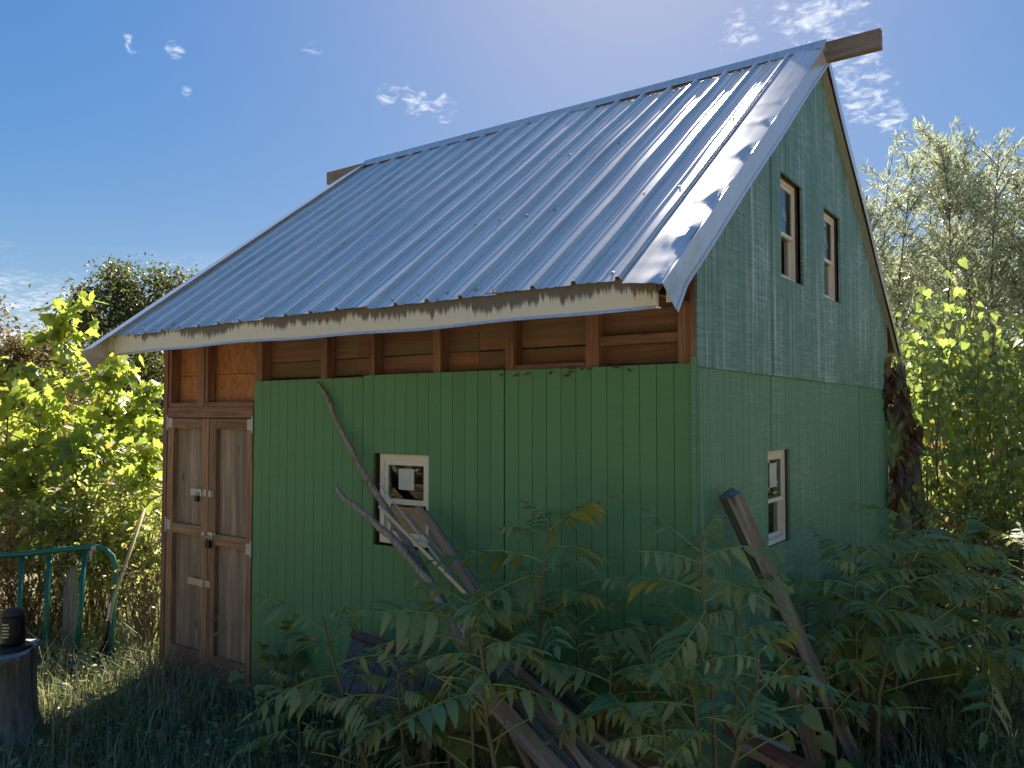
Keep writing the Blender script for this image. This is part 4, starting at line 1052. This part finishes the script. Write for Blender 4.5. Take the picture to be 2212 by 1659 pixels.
m_ = MB(); m_.tube([pt(1962, 1100, 8.25) - sg, pt(1920, 1010, 8.15) - sg, pt(1904, 955, 8.1) - sg, pt(1905, 905, 8.1) - sg, pt(1912, 850, 8.1) - sg, pt(1908, 790, 8.1) - sg, pt(1900, 745, 8.05) - sg], [.03, .028, .026, .022, .02, .017, .012], 7); m_.build('vine_stem', M['branch'], root, True)
dm = leaf_mesh('leaflet', M['dead'], .5, 'dead_leaf')
for cx_, cy_, n_ in ((1870, 790, 26), (1895, 800, 26), (1908, 860, 18), (1925, 800, 26), (1868, 1080, 22), (1880, 1110, 18), (1935, 1060, 14), (1950, 850, 34), (1968, 930, 34), (1950, 1010, 34)):
    for i in range(n_):
        p = pt(cx_ + rs.gauss(0, 8), cy_ + rs.gauss(0, 17), 8.0 + rs.uniform(-.1, .15)) - sg
        link('dead_leaf', dm, root, frame(p, (rs.uniform(-.4, .4), rs.uniform(-.4, .4), -1), (rs.uniform(-1, 1), rs.uniform(-1, 1), .2)) @ Matrix.Scale(rs.uniform(.12, .24), 4))

vm_ = leaf_mesh('heart', M['vine'], .2)
for i in range(150):
    z_ = rs.uniform(.5, Hs - .15); th = rs.uniform(-2.6, .6); r_ = (.36 - .075 * z_) * rs.uniform(.95, 1.25)
    link('leaf', vm_, root, frame(Vector((r_ * math.cos(th) - .03 * z_, r_ * math.sin(th), z_)), (rs.uniform(-.5, .5), rs.uniform(-.5, .5), -1), (math.cos(th), math.sin(th), .3)) @ Matrix.Scale(rs.uniform(.05, .11), 4))

# ---- left: broad-leaved saplings against the light
GL = 'broad-leaved saplings behind the gate'
def gp(px, d): p = pt(px, 900, d); p.z = 0; return p
sapling('broad_leaf_sapling', 'tallest broad-leaved sapling rising above the thicket behind the gate', gp(145, 9.6), pt(146, 648, 9.6), .85, 20, 290, 'lobed', .155, M['tulip'], M['twig'], GL)
sapling('broad_leaf_sapling', 'broad-leaved sapling at the open end of the thicket', gp(20, 9.0), pt(30, 790, 9.0), .8, 18, 230, 'lobed', .15, M['tulip'], M['twig'], GL)
sapling('broad_leaf_sapling', 'broad-leaved sapling under the drooping roof corner', gp(235, 9.0), pt(236, 770, 9.0), .85, 20, 290, 'lobed', .14, M['tulip'], M['twig'], GL)
sapling('broad_leaf_sapling', 'broad-leaved sapling nearest the shed door post', gp(320, 9.4), pt(318, 830, 9.4), .75, 20, 290, 'lobed', .14, M['tulip'], M['twig'], GL)
sapling('broad_leaf_sapling', 'broad-leaved sapling in front of the tallest one', gp(100, 8.5), pt(95, 830, 8.5), .75, 16, 220, 'lobed', .14, M['tulip'], M['twig'], GL)
sapling('broad_leaf_sapling', 'broad-leaved sapling half hidden by grey twigs', gp(-90, 9.2), pt(-90, 760, 9.2), .9, 16, 200, 'lobed', .15, M['tulip'], M['twig'], GL)
sapling('broad_leaf_sapling', 'low broad-leaved sapling above the bend of the gate', gp(195, 8.3), pt(195, 930, 8.3), .7, 18, 260, 'lobed', .13, M['tulip'], M['twig'], GL)
sapling('broad_leaf_sapling', 'low broad-leaved sapling above the straight rail of the gate', gp(50, 8.3), pt(50, 960, 8.3), .7, 16, 240, 'lobed', .13, M['tulip'], M['twig'], GL)
sapling('broad_leaf_sapling', 'slim broad-leaved sapling squeezed against the door post', gp(325, 8.2), pt(322, 960, 8.2), .45, 16, 220, 'lobed', .12, M['tulip'], M['twig'], GL)
GS = 'brambles along the fence'
bs = [(-330, 9.2, 2.1, 1.1, 'bramble', 'outlying bramble along the fence away from the shed'), (-200, 8.8, 2.0, 1.0, 'bramble', 'bramble just past the end of the gate'), (-60, 8.2, 1.9, .9, 'bramble', 'leafy bramble at the open end of the fence'), (40, 8.0, 1.5, .85, 'rust', 'rust-tinged bramble behind the bars of the gate'), (120, 8.3, 1.85, .9, 'bramble', 'leafy bramble behind the split fence post'),
      (200, 8.0, 1.5, .8, 'bramble', 'pale twiggy bramble behind the bend of the gate'), (265, 8.4, 2.0, .85, 'bramble', 'leafy bramble behind the rake handle'), (325, 8.1, 1.8, .6, 'bramble', 'leafy bramble crowding the door post')]
for i, (px, d, h, r_, mt, lab) in enumerate(bs):
    shrub('bramble', lab, gp(px, d), h, r_, 24, 2300, 'oval', .052 if mt == 'bramble' else .04, M[mt], M['twig'] if i % 2 else M['greystem'], GS, seed=20 + i)
# tall bare stalks at the foot of the door post
shrub('weed_stalks', 'thin brown weed stalks between the gate and the shed', gp(320, 7.5), 1.25, .45, 26, 160, 'oval', .05, M['bramble'], M['twig'], None, 'weed', seed=60, lean=.2)
shrub('weed_stalks', 'dry brown weed stalks tangled behind the green bars', gp(90, 7.7), 1.05, .7, 34, 260, 'oval', .04, M['rust'], M['twig'], None, 'weed', seed=61, lean=.4)
# far trees on the left
tree('shade_tree', 'dark rounded tree with open limbs showing above the roof corner', gp(250, 24), 7.4, Vector((0, 0, 4.7)), Vector((1.75, 1.7, 1.9)), 40, 330, 'oval', .12, M['oak'], .16, 'trees beyond the shed', .62, seed=1)
tree('shade_tree', 'dark tree top peeping over the slope of the roof', gp(368, 25), 7.3, Vector((0, 0, 5.1)), Vector((1.2, 1.2, 1.8)), 26, 330, 'oval', .12, M['oak'], .15, 'trees beyond the shed', .62, seed=2)
tree('shade_tree', 'brownish tree turning colour at the open end of the thicket', gp(-10, 20), 5.8, Vector((0, 0, 3.4)), Vector((1.7, 1.6, 1.9)), 44, 300, 'oval', .11, M['autumn'], .15, 'trees beyond the shed', .6, seed=3)
tree('shade_tree', 'small pale tree low between two darker ones', gp(80, 30), 6.2, Vector((0, 0, 3.6)), Vector((1.5, 1.4, 1.9)), 26, 250, 'oval', .13, M['autumn'], .13, 'trees beyond the shed', .7, seed=4)
tree('shade_tree', 'dark bushy tree low behind the door post', gp(310, 17), 4.4, Vector((0, 0, 2.5)), Vector((1.5, 1.4, 1.6)), 34, 260, 'oval', .11, M['oak'], .12, 'trees beyond the shed', .6, seed=5)

# ---- right: willows, vines, trees
GW = 'slender willow stems behind the shed'
for i, (px, d, ty) in enumerate([(1890, 11.5, 400), (1925, 12.6, 345), (1960, 11.8, 325), (1995, 13.0, 370), (2030, 11.2, 300), (2058, 12.4, 285), (2090, 12.0, 330), (2120, 13.2, 310), (2150, 11.3, 305), (2180, 12.7, 360), (2205, 11.6, 320), (2240, 12.3, 350), (2275, 11.2, 390), (2320, 11.8, 340)]):
    basep = gp(px + rnd.uniform(-30, 30), d); topp = pt(px, ty + 20, d)
    root = thing('willow_stem', basep, 'slender upright willow stem with narrow silvery leaves behind the vines', 'willow', GW)
    rs = random.Random(70 + i); gr = np.random.default_rng(80 + i); T = topp - basep; segs = []
    q = [Vector((T.x * a + .12 * math.sin(a * 5 + i), T.y * a, T.z * a)) for a in np.linspace(0, 1, 8)]
    m_ = MB(); m_.tube(q, [.035 * (1 - .12 * k) for k in range(8)], 6); m_.build('trunk', M['bark'], root, True)
    br = MB(); segs.append(q[4:])
    for k in range(36):
        a = rs.uniform(.5, .97); x = a * 7; j = min(int(x), 6); p = q[j].lerp(q[j + 1], x - j); th = rs.uniform(0, 6.28); L = (1.5 - a * .8) * rs.uniform(.6, 1.1)
        d_ = Vector((math.cos(th) * .75, math.sin(th) * .75, 1.0)).normalized(); e = [p, p + d_ * L * .5, p + d_ * L + Vector((math.cos(th) * .12, math.sin(th) * .12, 0))]
        br.tube(e, [.009, .006, .003], 4, False); segs.append(e)
    b_ = br.build('branches', M['bark'], root); b_['kind'] = 'stuff'
    n = 1700; P = np.zeros((n, 3)); X = np.zeros((n, 3)); si = gr.integers(0, len(segs), n)
    for k, s in enumerate(si):
        e = segs[s]; a = (.12 + .88 * gr.random()) * (len(e) - 1); j = min(int(a), len(e) - 2); P[k] = e[j].lerp(e[j + 1], a - j); X[k] = (e[j + 1] - e[j]).normalized()
    P += gr.normal(size=(n, 3)) * .035; X = X * .8 + gr.normal(size=(n, 3)) * .55; N = gr.normal(size=(n, 3)); N[:, 2] += .4
    scatter_leaves('crown', 'lance', P, X, N, .145 * (.6 + .7 * gr.random(n)), M['willow'], root)
for i, (px, d, h, rx, rz_, k, lab) in enumerate([(1990, 17, 5.6, 1.5, 1.9, 'pale', 'pale yellowish tree behind the willow stems'), (2110, 18, 6.6, 1.8, 2.2, 'pale', 'wide pale tree in the gap between willow stems'), (2240, 17, 5.6, 1.7, 2.0, 'oak', 'darker tree at the far edge of the willows'), (1930, 20, 4.6, 1.5, 1.6, 'pale', 'low pale tree just past the back eave')]):
    tree('shade_tree', lab, gp(px, d), h, Vector((0, 0, h - rz_)), Vector((rx, rx, rz_)), 28, 200, 'oval', .11, M[k], .12, 'trees behind the willows', .6, seed=30 + i)

# vine draped over brush: nearest leaves are pieces of their own, the rest one mass
vb = gp(2080, 8.9)
root = thing('vine_thicket', vb, 'thicket of heart-leaved vine climbing over brush behind the snag', 'vine'); gr = np.random.default_rng(99); rs = random.Random(99)
hm = [leaf_mesh('heart', M['vine'], b_) for b_ in (.0, .2, .35)]
cols_ = []
for k in range(30):
    px = 1945 + 330 * (k + rs.random()) / 30; d = rs.uniform(8.35, 10.2); ty = 690 + 70 * math.sin(px * .021) + rs.uniform(-50, 110) + (60 if px < 1990 else 0); cols_.append((px, d, ty))
st_ = MB(); P = []
for px, d, ty in cols_:
    b0 = gp(px + rs.uniform(-25, 25), d); t0 = pt(px, ty, d); q = [b0.lerp(t0, a) + Vector((rs.uniform(-.1, .1), rs.uniform(-.1, .1), 0)) for a in np.linspace(0, 1, 7)]
    st_.tube([p - vb for p in q], [.012, .011, .01, .009, .007, .005, .003], 5, False)
    for j in range(170):
        a = rs.uniform(.12, 1) ** .8 * 6; i_ = min(int(a), 5); c = q[i_].lerp(q[i_ + 1], a - i_); P.append(c + Vector((rs.gauss(0, .20), rs.gauss(0, .20), rs.gauss(0, .1))) - vb)
so_ = st_.build('vine_stems', M['twig'], root); so_['kind'] = 'stuff'
P.sort(key=lambda p: (p + vb - CAM).dot(FW))
for p in P[:300]:
    link('leaf', rs.choice(hm), root, frame(p, (rs.uniform(-.8, .8), rs.uniform(-.8, .8), -1 + rs.uniform(-.2, .6)), (rs.uniform(-1, 1), rs.uniform(-1, 1), .5)) @ Matrix.Scale(rs.uniform(.06, .12), 4))
Pn = np.array([tuple(p) for p in P[300:]]); n = len(Pn); X = gr.normal(size=(n, 3)) * .7; X[:, 2] -= .9; N = gr.normal(size=(n, 3)); N[:, 2] += .4
fo = scatter_leaves('foliage', 'heart', Pn, X, N, .045 + .075 * gr.random(n), M['vine'], root); fo['kind'] = 'stuff'
GR_ = 'brush behind the gable end'
for i, (px, d, h, r_, k, lab) in enumerate([(2000, 8.6, 1.5, .7, 'bramble', 'leafy brush right behind the rotten trunk'), (2110, 8.0, 1.4, .9, 'rust', 'brown stalky brush under the vine thicket'), (2220, 8.2, 1.7, .9, 'bramble', 'leafy sunlit brush past the vine thicket'),
                                         (2160, 10.5, 1.7, 1.2, 'bramble', 'tall leafy brush behind the vine thicket'), (2000, 10.8, 1.9, 1.2, 'bramble', 'tall leafy brush against the back eave'), (2420, 9.3, 2.4, 1.2, 'bramble', 'tall brush standing away from the vines'), (2300, 9.5, 1.8, 1.2, 'bramble', 'tall leafy brush at the far end of the vines')]):
    shrub('brush', lab, gp(px, d), h, r_, 26, 2600, 'oval', .055, M[k], M['twig'], GR_, seed=40 + i)

# ---- weeds at the foot of the walls
GWd = 'low weeds round the shed'
wd = [(640, 1560, .45, .5, 'low feathery weed near the door sill'), (880, 1640, .4, .55, 'low weed in front of the dark panel'), (1200, 1665, .5, .5, 'low weed between the lumber and the wall'), (1390, 1640, .45, .5, 'low weed beside the small seedling'),
      (1700, 1600, .5, .5, 'low weed under the leaning grey post'), (1830, 1560, .5, .5, 'low weed at the foot of the gable wall'), (2080, 1520, .55, .6, 'low weed beside the cut stem'), (600, 1470, .7, .35, 'thin upright weed growing beside the door')]
for i, (px, py, h, r_, lab) in enumerate(wd):
    shrub('weed', lab, on_g(px, py, 0), h, r_, 16, 420, 'oval', .055, M['ail'], M['stem'], GWd, 'weed', seed=100 + i, rad=.004)

# ---- grass
def grass(n, area, hmin, hmax, seed, name, label, mat, dens=None):
    gr = np.random.default_rng(seed); x0, x1, d0, d1 = area
    lat = gr.uniform(x0, x1, n * 2); dep = gr.uniform(d0, d1, n * 2)
    keep = (np.abs(lat) < dep * .72 + .6)
    lat, dep = lat[keep], dep[keep]
    # tufts: pull blades toward random centres
    nc = n // 14; cx, cy = gr.uniform(x0, x1, nc), gr.uniform(d0, d1, nc); ci = gr.integers(0, nc, len(lat)); tf = gr.random(len(lat)) < .75
    lat = np.where(tf, cx[ci] + gr.normal(0, .05, len(lat)), lat); dep = np.where(tf, cy[ci] + gr.normal(0, .05, len(lat)), dep)
    X = CAM.x + RT.x * lat + FW.x * dep; Y = CAM.y + RT.y * lat + FW.y * dep
    ok = ~((X > -WID - .03) & (X < .04) & (Y > -.03) & (Y < DEP + .03)); X, Y = X[ok][:n], Y[ok][:n]; n = len(X)
    h = (hmin + (hmax - hmin) * gr.random(n) ** 1.8); th = gr.uniform(0, 6.28, n); ln = h * gr.uniform(.15, 1.0, n); w = .0022 + .0028 * gr.random(n)
    B = np.stack([X, Y, np.full(n, -.02)], 1); D = np.stack([np.cos(th), np.sin(th), np.zeros(n)], 1); S = np.stack([-np.sin(th), np.cos(th), np.zeros(n)], 1)
    m1 = B + D * (ln * .3)[:, None] + np.array([0, 0, 1]) * (h * .62)[:, None]; tp_ = B + D * ln[:, None] + np.array([0, 0, 1]) * (h * gr.uniform(.75, 1.0, n))[:, None]
    V = np.stack([B - S * w[:, None], B + S * w[:, None], m1 + S * (w * .8)[:, None], m1 - S * (w * .8)[:, None], tp_], 1)
    F = [(0, 1, 2, 3), (3, 2, 4)]; loops = np.array([0, 1, 2, 3, 3, 2, 4]); L = (loops[None] + (np.arange(n) * 5)[:, None]).ravel(); ls = np.tile([4, 3], n); stt = np.concatenate([[0], np.cumsum(ls)[:-1]])
    me = bpy.data.meshes.new(name); me.vertices.add(n * 5); me.vertices.foreach_set('co', V.ravel().astype(np.float32)); me.loops.add(len(L)); me.loops.foreach_set('vertex_index', L.astype(np.int32)); me.polygons.add(2 * n); me.polygons.foreach_set('loop_start', stt.astype(np.int32)); me.materials.append(mat); me.update(calc_edges=True)
    return tag(link(name, me), label, 'grass', kind='stuff')
grass(60000, (-5.5, 6.5, 2.2, 9.5), .07, .36, 1, 'grass', 'rough uncut grass round the shed', M['grass'])
grass(26000, (-13, 13, 8, 20), .15, .6, 2, 'tall_grass', 'tall dry grass beyond the fence', M['grass'])
M['straw'] = leafm('dry_straw', (.36, .29, .16), (.50, .42, .26), (.4, .3, .14), .3)
grass(900, (-5.5, 6.5, 2.4, 9.0), .25, .65, 5, 'dry_stalks', 'long dry straw stalks standing in the grass', M['straw'])
gr = np.random.default_rng(3); n = 5000; lat = gr.uniform(-5.5, 6, n); dep = gr.uniform(2.5, 9.5, n)
X = CAM.x + RT.x * lat + FW.x * dep; Y = CAM.y + RT.y * lat + FW.y * dep; ok = ~((X > -WID - .05) & (X < .05) & (Y > -.05) & (Y < DEP + .05)); X, Y = X[ok], Y[ok]; n = len(X)
P = np.stack([X, Y, gr.uniform(.01, .05, n)], 1); XX = gr.normal(size=(n, 3)); XX[:, 2] *= .2; N = gr.normal(size=(n, 3)) * .35; N[:, 2] += 1
tag(scatter_leaves('leaf_litter', 'oval', P, XX, N, .03 + .05 * gr.random(n), M['litter']), 'fallen brown leaves lying in the grass', 'leaf litter', kind='stuff')
# ground cover of small leaves among the grass
n = 16000; lat = gr.uniform(-5.5, 6.5, n); dep = gr.uniform(2.3, 9.0, n); X = CAM.x + RT.x * lat + FW.x * dep; Y = CAM.y + RT.y * lat + FW.y * dep
ok = ~((X > -WID - .05) & (X < .05) & (Y > -.05) & (Y < DEP + .05)) & (np.sin(X * 2.1 + 1) * np.cos(Y * 1.7) > -.25); X, Y = X[ok], Y[ok]; n = len(X)
P = np.stack([X, Y, .02 + .2 * gr.random(n) ** 2], 1); XX = gr.normal(size=(n, 3)); XX[:, 2] *= .4; N = gr.normal(size=(n, 3)) * .5; N[:, 2] += 1
tag(scatter_leaves('ground_cover', 'oval', P, XX, N, .025 + .045 * gr.random(n), M['ail']), 'low leafy ground cover in the grass', 'ground cover', kind='stuff')

# ---- far woodland too far to tell trees apart, plus a near unseen belt added
M['wood_leaf'] = leafm('woodland_leaf', (.30, .29, .11), (.40, .33, .13), (.30, .28, .08), .25, (.40, .20, .08), .15)
def belt(n, a0, a1, r0, r1, h, size, seed):
    gr = np.random.default_rng(seed); az = gr.uniform(a0, a1, n); rr = gr.uniform(r0, r1, n)
    hh = h * (.78 + .16 * np.sin(az * 9) + .10 * np.sin(az * 23 + 1) + .08 * np.sin(az * 51))
    fx, fy = -math.sin(YAW), math.cos(YAW)
    X = CAM.x + rr * (np.cos(az) * fx + np.sin(az) * RT.x); Y = CAM.y + rr * (np.cos(az) * fy + np.sin(az) * RT.y)
    P = np.stack([X, Y, hh * gr.random(n) ** .75 + .1], 1); D = gr.normal(size=(n, 3)); N = gr.normal(size=(n, 3)); N[:, 2] += .5
    return P, D, N, size * (.6 + .7 * gr.random(n))
# azimuth 0 is straight ahead; the close belt behind the viewer is added to bounce warm light
A_ = [belt(14000, -1.2, 1.2, 38, 62, 4.2, .7, 21), belt(30000, 1.15, 5.13, 15, 26, 9.5, .55, 22)]
P, D, N, S_ = [np.concatenate([a[k] for a in A_]) for k in range(4)]
tag(scatter_leaves('woodland', 'oval', P, D, N, S_, M['wood_leaf']), 'belt of turning woodland, with an unseen near part added behind the viewer', 'woodland', kind='stuff')
